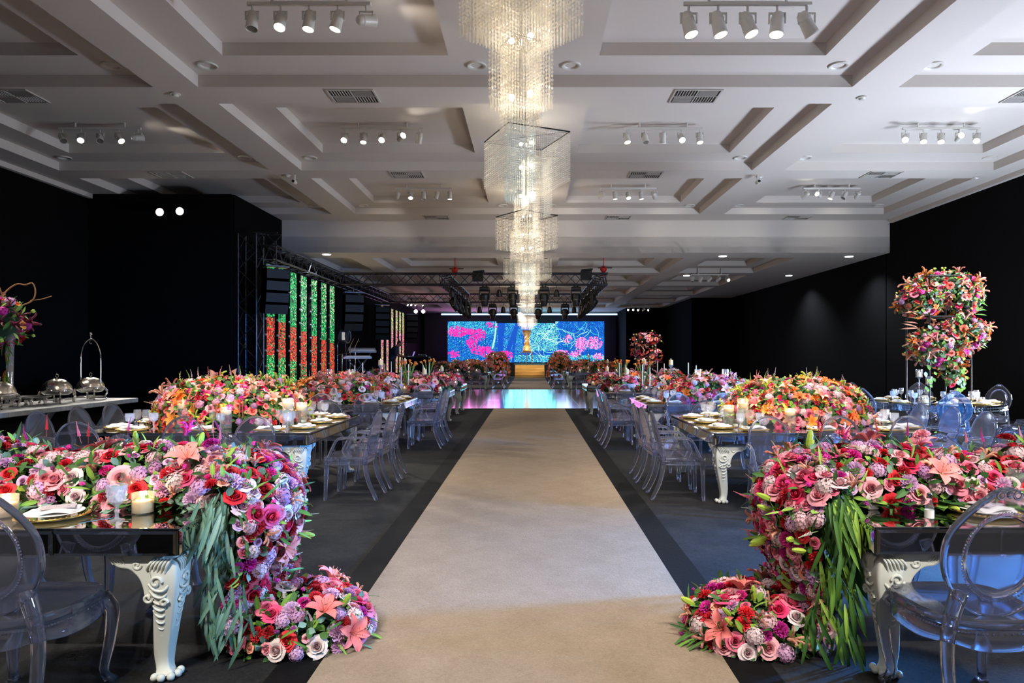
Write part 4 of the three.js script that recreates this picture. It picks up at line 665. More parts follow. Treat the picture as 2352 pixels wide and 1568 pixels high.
function movingHead(p, tilt, yaw, size, label) {
  const t = thing('moving_head_light', label, 'stage light', p.toArray(), yaw); t.scale.setScalar(size);
  part('clamp', merge([cyl(0.03, 0.03, 0.1, 8, -0.07, -0.03, 0), cyl(0.03, 0.03, 0.1, 8, 0.07, -0.03, 0), box(0.2, 0.02, 0.06, 0, -0.06, 0)]), M.blackMetal, t);
  part('base', rbox(0.42, 0.16, 0.3, 0.05, 0, -0.15, 0), M.blackPlastic, t);
  part('yoke', merge([rbox(0.06, 0.42, 0.12, 0.02, 0.2, -0.4, 0), rbox(0.06, 0.42, 0.12, 0.02, -0.2, -0.4, 0), rbox(0.44, 0.05, 0.12, 0.02, 0, -0.24, 0)]), M.blackPlastic, t);
  const h = new THREE.Group(); h.name = 'head'; h.position.set(0, -0.5, 0); h.rotation.x = tilt; t.add(h);
  part('barrel', lathe([[0, 0.16], [0.12, 0.16], [0.17, 0.1], [0.17, -0.14], [0.13, -0.34], [0.125, -0.36], [0, -0.36]], 18), M.blackPlastic, h);
  part('lens', cyl(0.115, 0.115, 0.01, 16, 0, -0.365, 0), M.grille, h); part('trim_ring', new THREE.TorusGeometry(0.172, 0.008, 5, 24).rotateX(Math.PI / 2).translate(0, -0.1, 0), M.chrome, h);
}
function parCan(p, tilt, yaw, size, label) {
  const t = thing('par_can_light', label, 'stage light', p.toArray(), yaw); t.scale.setScalar(size);
  part('hook', cyl(0.012, 0.012, 0.14, 6, 0, -0.06, 0), M.blackMetal, t); part('yoke', merge([box(0.012, 0.26, 0.03, 0.15, -0.24, 0), box(0.012, 0.26, 0.03, -0.15, -0.24, 0), box(0.31, 0.012, 0.03, 0, -0.12, 0)]), M.blackMetal, t);
  const c = part('can', lathe([[0, 0.14], [0.06, 0.14], [0.1, 0.06], [0.13, -0.1], [0.135, -0.16], [0.125, -0.16], [0.12, -0.1]], 16), M.blackPlastic, t, [0, -0.34, 0]); c.rotation.x = tilt; part('lens', cyl(0.12, 0.12, 0.01, 16, 0, -0.12, 0), M.grille, c);
}
const trussWords = ['first', 'second', 'third', 'fourth', 'fifth', 'sixth'];
[1114, 1178, 1249, 1322].forEach((px, i) => movingHead(V((px - 1218) * 26 / 1560, YT - 0.25, -25.79), R([12, -8, 10, 4][i]), 0, 0.92, `${trussWords[i]} black moving light under the near truss`));
[1040, 1147, 1278].forEach((px, i) => parCan(V((px - 1218) * 26 / 1560, YT - 0.25, -25.79), R(20), 0, 0.85, `${trussWords[i]} small black can light under the near truss`));
[1132, 1180, 1236, 1297].forEach((px, i) => movingHead(V((px - 1218) * 34.7 / 1560, YT - 0.25, -34.49), R([10, 25, 22, 8][i]), 0, 0.95, `${trussWords[i]} black moving light under the far truss`));
[1102, 1156, 1262, 1318].forEach((px, i) => parCan(V((px - 1218) * 34.7 / 1560, YT - 0.25, -34.49), R(24), 0, 1.0, `${trussWords[i]} small black can light under the far truss`));
[0, 1, 2, 3].forEach((i) => movingHead(V(-3.09, YT - 0.27, -27.4 - i * 1.9), R(30), R(-70 + i * 12), 1.0, `${trussWords[i]} black moving light along the left linking truss`));
[0, 1, 2, 3].forEach((i) => movingHead(V(2.54, YT - 0.27, -27.4 - i * 1.9), R(34), R(70 - i * 10), 1.0, `${trussWords[i]} black moving light along the right linking truss`));
[[1045, 620], [1386, 618]].forEach(([px, py], i) => {
  const p = at(px, py, 26.2), t = thing('chain_hoist', ['red chain hoist ball above the left linking truss', 'red chain hoist ball above the right linking truss'][i], 'hoist', [p.x, p.y, p.z]);
  part('motor', ball(0.13, 14, 10), M.red, t); part('arms', merge([box(0.55, 0.03, 0.05, 0.06, 0.05, 0), box(0.05, 0.03, 0.3, 0, 0.05, 0)]), M.blackMetal, t); part('chain', cyl(0.018, 0.018, 0.42, 6, 0, 0.255, 0), M.red, t); part('hook', cyl(0.02, 0.02, 0.22, 6, 0, -0.2, 0), M.red, t);
});
[[1098, 636, 0.3], [1346, 632, -0.2]].forEach(([px, py, rot], i) => { const p = at(px, py, 26); solo('power_box', merge([rbox(0.42, 0.34, 0.3, 0.02), rbox(0.44, 0.06, 0.34, 0.02, 0.05, 0.2, 0).rotateZ(0.1)]), M.blackPlastic, ['black power box on the near truss, left of the chandeliers', 'black power box on the near truss, right of the chandeliers'][i], 'box', [p.x, p.y, p.z]); });
const cabGeo = closedShape([[-0.17, -0.155], [0.17, -0.125], [0.17, 0.125], [-0.17, 0.155]]);
function lineArray(px, py, d, n, size, yaw, bend, hang, label) {
  const p = at(px, py, d), t = thing('line_array_speaker', label, 'loudspeaker', [p.x, p.y, p.z], yaw); t.scale.setScalar(size);
  part('rigging_frame', merge([box(0.66, 0.04, 0.3), cyl(0.02, 0.02, hang / size, 6, 0, hang / size / 2, 0)]), M.trussMetal, t);
  let y = -0.06, z = 0, a = 0; for (let i = 0; i < n; i++) {
    const c = new THREE.Group(); c.name = 'cabinet'; c.position.set(0, y, z); c.rotation.x = a; t.add(c);
    part('enclosure', extrude(cabGeo, 0.66, 0.008).rotateY(Math.PI / 2).translate(-0.33, -0.155, 0).scale(1, 1, -1), M.blackPlastic, c); part('grille', box(0.62, 0.25, 0.012, 0, -0.155, 0.185), M.grille, c);
    y -= Math.cos(a) * 0.31; z -= Math.sin(a) * 0.31; a += bend;
  }
}
lineArray(634, 612, 18.74, 4, 1.0, R(40), R(5), 0.7, 'big hanging stack of black loudspeakers before the glowing columns');
lineArray(812, 672, 26.21, 4, 1.12, R(28), R(7), 0.3, 'hanging curved stack of four loudspeakers right of the glowing columns');
lineArray(878, 700, 33, 5, 1.05, R(18), R(5), 0.3, 'slim hanging loudspeaker stack before the second set of columns');
lineArray(946, 722, 42, 5, 1.1, R(20), R(6), 1.1, 'farthest hanging loudspeaker stack beside the maroon lit drape');
[[955, 715], [972, 715]].forEach(([px, py], i) => {
  const p = at(px, py, 44.5), t = thing('drape_spotlight', ['bright far spotlight above the last loudspeaker stack', 'bright far spotlight nearer the big screen'][i], 'spotlight', [p.x, p.y, p.z]);
  part('housing', cyl(0.14, 0.12, 0.3, 16).rotateX(Math.PI / 2).translate(0, 0, -0.15), M.blackPlastic, t); part('hanger', cyl(0.015, 0.015, 0.7, 6, 0, 0.42, -0.15), M.blackMetal, t); part('lens', cyl(0.12, 0.12, 0.012, 18).rotateX(Math.PI / 2).translate(0, 0, 0.006), M.lampLit, t);
  const l = new THREE.SpotLight(NEUTRAL, 160, 0, R(26), 0.8); l.position.set(p.x, p.y, p.z + 0.05); l.target.position.set(-3 + 5.6 * i, 0.8, -37); l.shadow.radius = 5; l.castShadow = true; scene.add(l, l.target);
});

// ---------------------------------------------------------------- video screens
function canvasTexture(w, h, draw) { const c = document.createElement('canvas'); c.width = w; c.height = h; draw(c.getContext('2d'), w, h); const t = new THREE.CanvasTexture(c); t.colorSpace = THREE.SRGBColorSpace; return t; }
function dab(g, x, y, a, b, rot, color) { g.save(); g.translate(x, y); g.rotate(rot); g.fillStyle = color; g.beginPath(); g.ellipse(0, 0, a, b, 0, 0, 6.2832); g.fill(); g.restore(); }
const forest = canvasTexture(1536, 400, (g, W, H) => {
  const r = rng(77); g.fillStyle = '#0a4fb4'; g.fillRect(0, 0, W, H);
  const leaves = (x0, x1, y0, y1, n, cols, s) => { for (let i = 0; i < n; i++) dab(g, lerp(x0, x1, r()), lerp(y0, y1, r()), s * (1.2 + 2 * r()), s * (0.5 + 0.6 * r()), r() * 6, pick(r, cols)); };
  const teal = ['#17b7b0', '#0f9fc0', '#25d0b8', '#0c7fb8', '#5fe6d2'];
  const deep = ['#0a3f9c', '#0d62c4', '#083488', '#1450b8']; leaves(0, W, 0, H, 3000, deep, 4); leaves(0, W * 0.32, 0, H, 5200, teal.concat(deep, ['#9ff0e4']), 1.5); leaves(0, W * 0.3, 0, H * 0.3, 900, ['#12c8b8', '#3ae0cc', '#8ff4e0'], 1.8); leaves(W * 0.33, W * 0.48, 0, H * 0.8, 1900, teal.concat(['#9ff0e4']), 1.5); leaves(W * 0.4, W, H * 0.82, H, 2200, ['#27d8b0', '#5cf0c8', '#16b8a0', '#c0ffe8', '#0a70a8'], 1.9);
  g.strokeStyle = '#0a49b0'; g.lineCap = 'round'; for (const [x0, x1, w] of [[540, 520, 56], [700, 560, 44], [690, 640, 26]]) { g.lineWidth = w; g.beginPath(); g.moveTo(x0, 0); g.quadraticCurveTo((x0 + x1) / 2 - 20, H * 0.5, x1, H); g.stroke(); }
  g.strokeStyle = '#9fe8cf'; g.lineWidth = 16; g.beginPath(); g.moveTo(478, 0); g.quadraticCurveTo(470, 160, 440, 260); g.stroke();
  leaves(W * 0.52, W * 0.7, 0, H * 0.72, 3200, ['#5df0b8', '#a6f7c2', '#28cfa8', '#7ff2d0', '#0a5ab8', '#d8ffd8', '#12a0a8'], 1.9); leaves(W * 0.69, W, 0, H * 0.7, 1500, ['#0fa0c8', '#18b8c0', '#0a5ab8', '#0c78c8', '#40d8c8'], 1.6);
  const branch = (x, y, a, n, w, c) => { g.strokeStyle = c; g.beginPath(); g.lineWidth = w; g.moveTo(x, y); for (let i = 0; i < n; i++) { a += (r() - 0.5) * 1.1; x += Math.cos(a) * 22; y += Math.sin(a) * 18; g.lineTo(x, y); } g.stroke(); };
  for (let i = 0; i < 26; i++) branch(W * (0.52 + 0.2 * r()), H * (0.1 + 0.75 * r()), r() * 3 - 1.5, 7, 2 + 3 * r(), pick(r, ['#c8ffe4', '#8ff0d0', '#d8fff0'])); for (let i = 0; i < 16; i++) branch(W * (0.7 + 0.25 * r()), H * 0.5 * r(), r() * 3 - 0.5, 6, 2 + 3 * r(), pick(r, ['#8fe6d6', '#b8f4e4', '#3cc8c8']));
  const blossom = (cx, cy, sx, sy, n, cols) => { for (let i = 0; i < n * 2.6; i++) { const a = r() * 6.28, q = Math.pow(r(), 0.6) * 1.08, x = cx + Math.cos(a) * q * sx, y = cy + Math.sin(a) * q * sy; const o = r() * 6, z = 2.2 + 2.4 * r(); for (let k = 0; k < 5; k++) dab(g, x + Math.cos(k * 1.26 + o) * z, y + Math.sin(k * 1.26 + o) * z, z, z * 0.62, k * 1.26 + o, pick(r, cols)); } };
  const hot = ['#f01898', '#ff2aa6', '#e0148c', '#ff58b8'], soft = ['#ff5cb4', '#ffa8dc', '#ff2a98', '#ffd0ec', '#f070c8'];
  blossom(90, 100, 95, 50, 90, hot); blossom(210, 100, 70, 30, 45, hot); blossom(310, 130, 60, 55, 50, hot); blossom(240, 200, 50, 60, 40, hot); blossom(300, 280, 70, 40, 45, hot); blossom(390, 300, 70, 50, 45, hot); blossom(560, 330, 80, 40, 60, hot); blossom(60, 320, 60, 30, 25, hot); blossom(420, 380, 60, 20, 30, hot); blossom(430, 40, 60, 30, 14, hot);
  blossom(1310, 230, 60, 70, 70, soft); blossom(1440, 210, 70, 60, 55, soft); blossom(1180, 170, 40, 40, 16, soft); blossom(1120, 310, 60, 30, 26, soft); blossom(1250, 320, 50, 30, 24, soft); blossom(1480, 340, 50, 30, 24, soft); blossom(1100, 380, 30, 20, 12, soft);
});
{
  const d = 52.6, t = thing('video_wall', 'wide glowing video wall showing pink blossom among blue trees', 'screen', [0, 0, -d]);
  const edges = [1028, 1060, 1089, 1115, 1140, 1163, 1185, 1208, 1230, 1253, 1275, 1302, 1328, 1354, 1388], m = new THREE.MeshStandardMaterial({ color: 0x000000, roughness: 0.4, emissive: 0xffffff, emissiveMap: forest, emissiveIntensity: 1.5 });
  for (let i = 0; i < edges.length - 1; i++) {
    const mid = i > 3 && i < 10, x0 = (edges[i] - 1218) * d / 1560, x1 = (edges[i + 1] - 1218) * d / 1560, y0 = 1.03, y1 = mid ? 4.08 : 4.2, g = box(x1 - x0 - (mid ? 0.004 : 0.03), y1 - y0, 0.1), uv = g.attributes.uv, p = g.attributes.position;
    for (let k = 0; k < p.count; k++) uv.setXY(k, (edges[i] + (p.getX(k) / (x1 - x0) + 0.5) * (edges[i + 1] - edges[i]) - 1028) / 360, (p.getY(k) + (y1 - y0) / 2) / 3.17);
    part('screen_panel', g, m, t, [(x0 + x1) / 2, (y0 + y1) / 2, mid ? -0.15 : 0]);
  }
  part('support_frame', box(12.1, 1.0, 0.3, -0.33, 0.5, -0.25), M.blackPlastic, t);
  for (const [x, c] of [[-4.3, new THREE.Color(0.85, 0.25, 0.75)], [0, new THREE.Color(0.15, 0.75, 0.9)], [4, new THREE.Color(0.4, 0.55, 0.95)]]) { const l = new THREE.RectAreaLight(c, K_SCREEN, 3.9, 3.1); l.position.set(x, 2.6, -d + 0.2); l.lookAt(x, 2.6, 0); scene.add(l); }
}
const columnArt = (seed, pal) => canvasTexture(64, 512, (g, W, H) => { const r = rng(seed); g.fillStyle = '#04140a'; g.fillRect(0, 0, W, H); for (let i = 0; i < 1500; i++) { const y = r() * H, c = pal(y / H, r); dab(g, r() * W, y, 1.5 + 3.5 * r(), 1 + 1.6 * r(), r() * 6, c); } });
const leafRed = (k) => (v, r) => { const green = ['#0aa04a', '#12b85a', '#0a8a40', '#36d07a', '#067036'], red = ['#f03a24', '#e02818', '#ff5a3c', '#d01c2c'], pale = ['#f4f0c0', '#fffbe8', '#d8e890', '#ffffff'], cut = 0.42 + 0.04 * k; if (v < cut) return r() < 0.06 + 0.11 * Math.max(0, k - 1) * Math.max(0, 1 - v / cut) ? pick(r, pale) : pick(r, green); if (v < 0.72 + 0.04 * k) return r() < 0.82 ? pick(r, red) : pick(r, green); return r() < (k > 2.5 ? 0.7 : 0.12) ? pick(r, red) : pick(r, k < 2 ? green.concat(['#e8e890']) : green.concat(red)); };
const leafPink = (k) => (v, r) => { const pink = ['#ff3a9c', '#ff70c0', '#f0208c', '#ffc0e4'], yel = ['#e8f07a', '#f8f8c0', '#c8e060'], green = ['#1a8a40', '#48b860']; return r() < (v < 0.35 ? 0.25 : v < 0.6 ? 0.6 : 0.4) ? pick(r, pink) : pick(r, v < 0.3 ? yel.concat(green) : green.concat(yel, ['#d0402c'])); };
const columnKnob = cyl(0.03, 0.03, 0.04, 8).rotateX(Math.PI / 2);
function ledColumn(d, w, y0, y1, tex, label, k, x = -7.55) {
  const t = thing('led_column', label, 'screen', [x, 0, -d], R(90));
  part('back_panel', box(w + 0.05, y1 - y0 + 0.05, 0.1, 0, (y0 + y1) / 2, -0.06), M.blackPlastic, t);
  const m = new THREE.MeshStandardMaterial({ color: 0x000000, emissive: 0xffffff, emissiveMap: tex, emissiveIntensity: 1.7 });
  part('light_panel', box(w, y1 - y0, 0.012, 0, (y0 + y1) / 2, 0), m, t); for (let i = 0; i < 8; i++) part('knob', columnKnob, M.silverPlastic, t, [-w / 2 - 0.1, y0 + (i + 0.5) * (y1 - y0) / 8, 0]);
  const l = new THREE.RectAreaLight(k, 1.3, w, y1 - y0); l.position.set(x + 0.03, (y0 + y1) / 2, -d); l.lookAt(0, (y0 + y1) / 2, -d); scene.add(l);
}
[622, 648, 674, 698, 722, 744, 763].forEach((px, i) => ledColumn(7.55 * 1560 / (1218 - px), 0.56, 0.6, 4.22, columnArt(100 + i, leafRed(i * 0.75)), `${ordinal[i]} tall narrow screen of green and red leaves along the stage`, new THREE.Color(0.7, 0.45, 0.25)));
[878, 890, 901, 911, 919, 926].forEach((px, i) => ledColumn(7.55 * 1560 / (1218 - px), 0.5, 0.6, 4.1, columnArt(200 + i, leafPink(i)), `${ordinal[i]} tall narrow screen of pink and yellow leaves at the far stage end`, new THREE.Color(0.9, 0.45, 0.6)));

// ---------------------------------------------------------------- the band stage
solo('stage_platform', rbox(1.78, 0.5, 23, 0.01), M.blackPlastic, 'low black stage platform under the glowing columns', 'stage', [-7.2, 0.25, -30.2]);
function keyboard(px, py, d, tilt, label) { const p = at(px, py, d), t = thing('keyboard_synthesizer', label, 'keyboard', [p.x, p.y, p.z], R(25)); part('case', rbox(1.1, 0.09, 0.34, 0.02), M.silverPlastic, t).rotation.x = tilt; part('keys', box(0.95, 0.02, 0.14, 0, 0.05, 0.08), M.linen, t).rotation.x = tilt; part('stand', merge([bar(V(-0.4, -0.05, 0.1), V(0.4, 0.51 - p.y, 0.05), 0.02), bar(V(0.4, -0.05, -0.1), V(-0.4, 0.51 - p.y, 0.05), 0.02)]), M.trussMetal, t); }
keyboard(832, 804, 27.7, R(24), 'upper silver keyboard on the dark stage');
keyboard(820, 820, 26.7, R(8), 'lower silver keyboard on the dark stage');
{ const p = at(786, 813, 26.4); const t = thing('cymbal', 'brass cymbal on a stand beside the keyboards', 'cymbal', [p.x, 0.5, p.z]); part('disc', lathe([[0.02, 0.02], [0.05, 0.012], [0.26, 0], [0.05, 0.008]], 24), M.brass, t, [0, p.y - 0.5, 0]).rotation.z = R(12); part('stand', merge([cyl(0.014, 0.014, p.y - 0.5, 8, 0, (p.y - 0.5) / 2, 0), bar(V(0, 0.4, 0), V(0.25, 0, 0.15), 0.01), bar(V(0, 0.4, 0), V(-0.25, 0, 0.15), 0.01), bar(V(0, 0.4, 0), V(0, 0, -0.28), 0.01)]), M.chrome, t); }
{ const p = at(790, 772, 26.6); const t = thing('floor_tom_drum', 'round drum with pale label hanging in the dark stage', 'drum', [p.x, p.y, p.z]); part('shell', cyl(0.26, 0.26, 0.3, 24).rotateZ(R(80)), M.navy, t); part('hoop', new THREE.TorusGeometry(0.262, 0.014, 6, 28).rotateY(R(80)).translate(0.15, 0, 0), M.chrome, t); part('badge', box(0.12, 0.3, 0.004, 0.05, 0, 0.262), M.linen, t); part('boom', bar(V(0, 0, -0.2), V(0, 0.5 - p.y, -0.4), 0.02), M.trussMetal, t); }
[[804, 795], [816, 795], [775, 790]].forEach(([px, py], i) => { const p = at(px, py, 26.9); const t = thing('microphone_stand', `${['slanted', 'second slanted', 'tall'][i]} chrome microphone stand on the dark stage`, 'stand', [p.x, 0.5, p.z]); part('pole', bar(V(0, 0, 0), V(0, p.y - 0.5, 0), 0.012), M.chrome, t); part('boom', bar(V(-0.1, p.y - 0.7, 0), V(0.16, p.y - 0.2, 0.05), 0.012), M.chrome, t); part('base', cyl(0.15, 0.16, 0.03, 16, 0, 0.015, 0), M.blackMetal, t); part('microphone', ball(0.03, 10, 8, 0.16, p.y - 0.18, 0.05), M.grille, t); });
{ // the person working at the laptop, bent forward over the desk
  const J = { hip: V(0, 0.95, 0), chest: V(0.12, 1.32, 0), neck: V(0.24, 1.5, 0), head: V(0.33, 1.62, 0) }, mc = new MarchingCubes(72, M.skin, false, false, 60000);
  const bones = [[J.hip, J.chest, 0.16, 0.18], [J.chest, J.neck, 0.17, 0.08], [J.neck, J.head, 0.065, 0.085], [J.head, V(0.36, 1.67, 0), 0.1, 0.105], [V(0.37, 1.6, 0), V(0.41, 1.56, 0), 0.06, 0.05]];
  for (const s of [-1, 1]) { const sh = V(0.17, 1.4, s * 0.19), el = V(0.2, 1.13, s * 0.27), wr = V(0.42, 1.05, s * 0.2); bones.push([V(0.14, 1.38, s * 0.1), sh, 0.1, 0.075], [sh, el, 0.07, 0.055], [el, wr, 0.052, 0.036], [wr, V(0.5, 1.04, s * 0.18), 0.04, 0.03], [V(-0.0, 0.93, s * 0.09), V(0.03, 0.5, s * 0.11), 0.1, 0.075], [V(0.03, 0.5, s * 0.11), V(-0.03, 0.08, s * 0.12), 0.07, 0.05], [V(-0.03, 0.06, s * 0.12), V(0.15, 0.04, s * 0.13), 0.05, 0.04]); for (let f = 0; f < 4; f++) bones.push([V(0.5, 1.04, s * (0.15 + f * 0.02)), V(0.57, 1.025, s * (0.14 + f * 0.022)), 0.016, 0.012]); }
  const seg = (p, [a, b, ra, rb]) => { const ab = b.clone().sub(a), h = Math.max(0, Math.min(1, p.clone().sub(a).dot(ab) / ab.lengthSq())); return p.distanceTo(a.clone().addScaledVector(ab, h)) - lerp(ra, rb, h); };
  const n = 72; for (let k = 0; k < n; k++) for (let j = 0; j < n; j++) for (let i = 0; i < n; i++) { const p = V((i / n * 2 - 1) * 0.95 + 0.2, (j / n * 2 - 1) * 0.95 + 0.9, (k / n * 2 - 1) * 0.95); let m = 1; for (const b of bones) { const dd = seg(p, b), kk = 0.04, h = Math.max(0, Math.min(1, 0.5 + 0.5 * (m - dd) / kk)); m = lerp(m, dd, h) - kk * h * (1 - h); } mc.field[i + j * n + k * n * n] = -m; }
  mc.isolation = 0; mc.update(); const c = mc.count, pos = mc.positionArray.slice(0, c * 3), nor = mc.normalArray.slice(0, c * 3), col = new Float32Array(c * 3), shirt = new THREE.Color(0x1d2738), skin = new THREE.Color(0xa06a52), trouser = new THREE.Color(0x0d0d10);
  for (let i = 0; i < c; i++) { const x = pos[3 * i] * 0.95 + 0.2, y = pos[3 * i + 1] * 0.95 + 0.9, z = pos[3 * i + 2] * 0.95; pos[3 * i] = x; pos[3 * i + 1] = y; pos[3 * i + 2] = z; const q = y > 1.5 && x > 0.2 ? skin : x > 0.3 && y < 1.2 && y > 0.9 ? skin : y < 0.9 ? trouser : shirt; col.set([q.r, q.g, q.b], 3 * i); }
  const g = new THREE.BufferGeometry(); g.setAttribute('position', new THREE.BufferAttribute(pos, 3)); g.setAttribute('normal', new THREE.BufferAttribute(nor, 3)); g.setAttribute('color', new THREE.BufferAttribute(col, 3)); g.computeVertexNormals();
  const t = thing('person', 'person in a dark blue shirt bending over a laptop on stage', 'person', [-6.42, 0.5, -31.6], R(0)); part('body', g, std(0xffffff, { vertexColors: true, roughness: 0.85 }), t); part('hair', new THREE.SphereGeometry(0.115, 14, 10, 0, 6.2832, 0, 1.7).rotateZ(0.5).translate(0.335, 1.665, 0), M.hair, t);
}
{ const d = 31.4, t = thing('dj_desk', 'black draped desk carrying the laptop on stage', 'desk', [-5.25, 0, -d]); part('desktop', rbox(1.2, 0.05, 0.7, 0.01, 0, 1.5, 0), M.grille, t); part('front_cloth', box(1.18, 1.48, 0.66, 0, 0.74, 0), M.drape, t);
  const l = thing('laptop', 'open laptop on the black stage desk', 'laptop', [-5.55, 1.526, -d], R(-70)); part('keyboard_base', rbox(0.36, 0.02, 0.26, 0.006, 0, 0.01, 0), M.silverPlastic, l); const s = part('screen_lid', rbox(0.36, 0.24, 0.012, 0.005, 0, 0.12, 0), M.blackPlastic, l, [0, 0.02, -0.13]); s.rotation.x = R(-20); part('display', box(0.33, 0.21, 0.004, 0, 0.12, 0.008), glow(new THREE.Color(0.4, 0.3, 0.9), 0.8), s);
  const m = thing('audio_mixer', 'small black audio mixer beside the laptop', 'mixer', [-5.0, 1.526, -d]); part('body', rbox(0.4, 0.07, 0.34, 0.01, 0, 0.035, 0), M.blackPlastic, m); for (let i = 0; i < 12; i++) part('knob', cyl(0.012, 0.014, 0.03, 8), M.silverPlastic, m, [-0.15 + (i % 4) * 0.1, 0.085, -0.1 + Math.floor(i / 4) * 0.09]); }

// ---------------------------------------------------------------- golden steps at the far end
{ const t = thing('golden_steps', 'golden carpeted steps leading up before the big screen', 'steps', [-0.04, 0, -49]);
  for (let i = 0; i < 4; i++) part('step', rbox(2.1, 0.22, 2.8 - i * 0.34, 0.01, 0, 0.11 + i * 0.22, -i * 0.17), M.goldSilk, t); part('landing', rbox(2.3, 0.06, 1.5, 0.01, 0, 0.91, -0.62), M.blackPlastic, t);
  const s = thing('console_table', 'small golden table with open legs on top of the steps', 'table', [-0.25, 0.94, -49.7]); part('tabletop', rbox(0.84, 0.06, 0.5, 0.01, 0, 0.86, 0), M.gold, s); for (const [x, z] of [[-0.36, 0.2], [0.36, 0.2], [-0.36, -0.2], [0.36, -0.2], [0, 0.2]]) part('leg', box(0.05, 0.84, 0.05, x, 0.42, z), M.gold, s);
  const c = thing('golden_tower_cake', 'tall tapering golden ornate tower on the small golden table', 'ornament', [-0.25, 1.835, -49.7]); part('base_tier', lathe([[0, 0], [0.32, 0], [0.3, 0.1], [0.26, 0.45], [0, 0.46]], 20), M.goldSilk, c); part('column', lathe([[0, 0.45], [0.22, 0.45], [0.17, 0.8], [0.22, 1.15], [0.34, 1.5], [0.36, 1.56], [0, 1.58]], 20), M.goldSilk, c);
  const r = rng(8), bl = []; for (let i = 0; i < 70; i++) { const a = r() * 6.28, y = r() * 1.5, rad = y < 0.45 ? 0.29 - 0.1 * y : 0.17 + 0.18 * Math.abs(y - 0.8); bl.push(new THREE.IcosahedronGeometry(0.045, 0).translate(Math.cos(a) * rad, y, Math.sin(a) * rad)); } const fl = part('sugar_flowers', merge(bl), M.linen, c); fl.userData.kind = 'stuff';
  for (const x of [-0.75, 0.75]) { const l = new THREE.SpotLight(WARM, 60, 0, R(30), 0.6); l.position.set(x, 4.7, -46.4); l.target.position.set(-0.1, 0.8, -49.4); l.castShadow = true; scene.add(l, l.target); const f = thing('ceiling_downlight', `small warm downlight aimed at the golden steps, ${x < 0 ? 'left' : 'right'} of the farthest chandelier`, 'downlight', [x, 4.93, -46.4]); part('ring', ringGeo, M.whiteMetal, f); part('lens', cyl(0.09, 0.09, 0.012, 16, 0, -0.01, 0), M.lampLit, f); } }
// ---------------------------------------------------------------- tables with their chairs, settings and flowers
const tableWord = ['nearest', 'second', 'third', 'fourth', 'fifth', 'sixth', 'seventh'];
const sideInfo = { near: [0, 'near'], aisleL: [Math.PI / 2, 'aisle'], aisleR: [-Math.PI / 2, 'aisle'], far: [Math.PI, 'far'], outerL: [-Math.PI / 2, 'outer'], outerR: [Math.PI / 2, 'outer'] };
const seatWord = (side) => side === 'near' || side === 'far' ? ['leftmost', 'middle', 'rightmost'] : ['closest', 'middle', 'farthest'];
function dressTable(T, side, n, chairs, settings, level, r, out = 0.42) {
  const [turn, word] = sideInfo[side], across = side === 'near' || side === 'far';
  for (let i = 0; i < n; i++) {
    const f = (i + 0.5) / n, x = across ? lerp(T.x0 + 0.12, T.x1 - 0.12, f) : side === 'aisleL' || side === 'outerR' ? T.x1 : T.x0, d = across ? (side === 'near' ? T.d0 : T.d1) : lerp(T.d0 + 0.14, T.d1 - 0.14, f), ord = n === 3 ? seatWord(side)[i] : ordinal[i];
    const fx = Math.sin(turn), fd = -Math.cos(turn);
    if (chairs && (chairs === true || chairs.includes(i))) ghostChair(x + fx * out + (r() - 0.5) * 0.04, d + fd * out + (r() - 0.5) * 0.04, turn + Math.PI + (r() - 0.5) * 0.12, `clear acrylic armchair, ${ord} on the ${word} side of the ${T.name}`, 'clear armchairs');
    if (settings) setting(x, d, turn, `${ord} on ${word} side of the ${T.name}`, level, r);
  }
}
const tables = {}; const rT = rng(31);
function table(key, x0, x1, d0, d1, name, fine, label) { tables[key] = { x0, x1, d0, d1, name }; mirrorTable(x0, x1, d0, d1, label ?? `mirror clad ${name} on carved white legs`, fine); return tables[key]; }
const L1 = table('L1', -4.7, -1.68, 3.25, 4.4, 'nearest left table', true, 'nearest left mirror clad table with flowers spilling off its end');
const R1 = table('R1', 1.66, 4.7, 3.28, 4.42, 'nearest right table', true, 'nearest right mirror clad table with flowers spilling off its end');
const L2 = table('L2', -4.85, -2.36, 7.23, 9.43, 'second left table', true), R2 = table('R2', 1.95, 4.45, 7.23, 9.43, 'second right table', true);
const L3 = table('L3', -4.7, -2.22, 11.4, 13.4, 'third left table', false), R3 = table('R3', 1.95, 4.45, 11.4, 13.4, 'third right table', false);
const L4 = table('L4', -5.0, -1.84, 15.0, 16.6, 'fourth left table', false), R4 = table('R4', 1.62, 4.9, 15.0, 16.6, 'fourth right table', false);
const L5 = table('L5', -5.0, -1.84, 18.2, 19.8, 'fifth left table', false), R5 = table('R5', 1.5, 4.8, 18.1, 19.7, 'fifth right table', false);
const L6 = table('L6', -4.9, -2.0, 32, 34.2, 'sixth left table', false), R6 = table('R6', 1.8, 4.7, 32, 34.2, 'sixth right table', false);
const L7 = table('L7', -4.8, -2.0, 38, 40, 'seventh left table', false), R7 = table('R7', 1.8, 4.6, 38, 40, 'seventh right table', false);
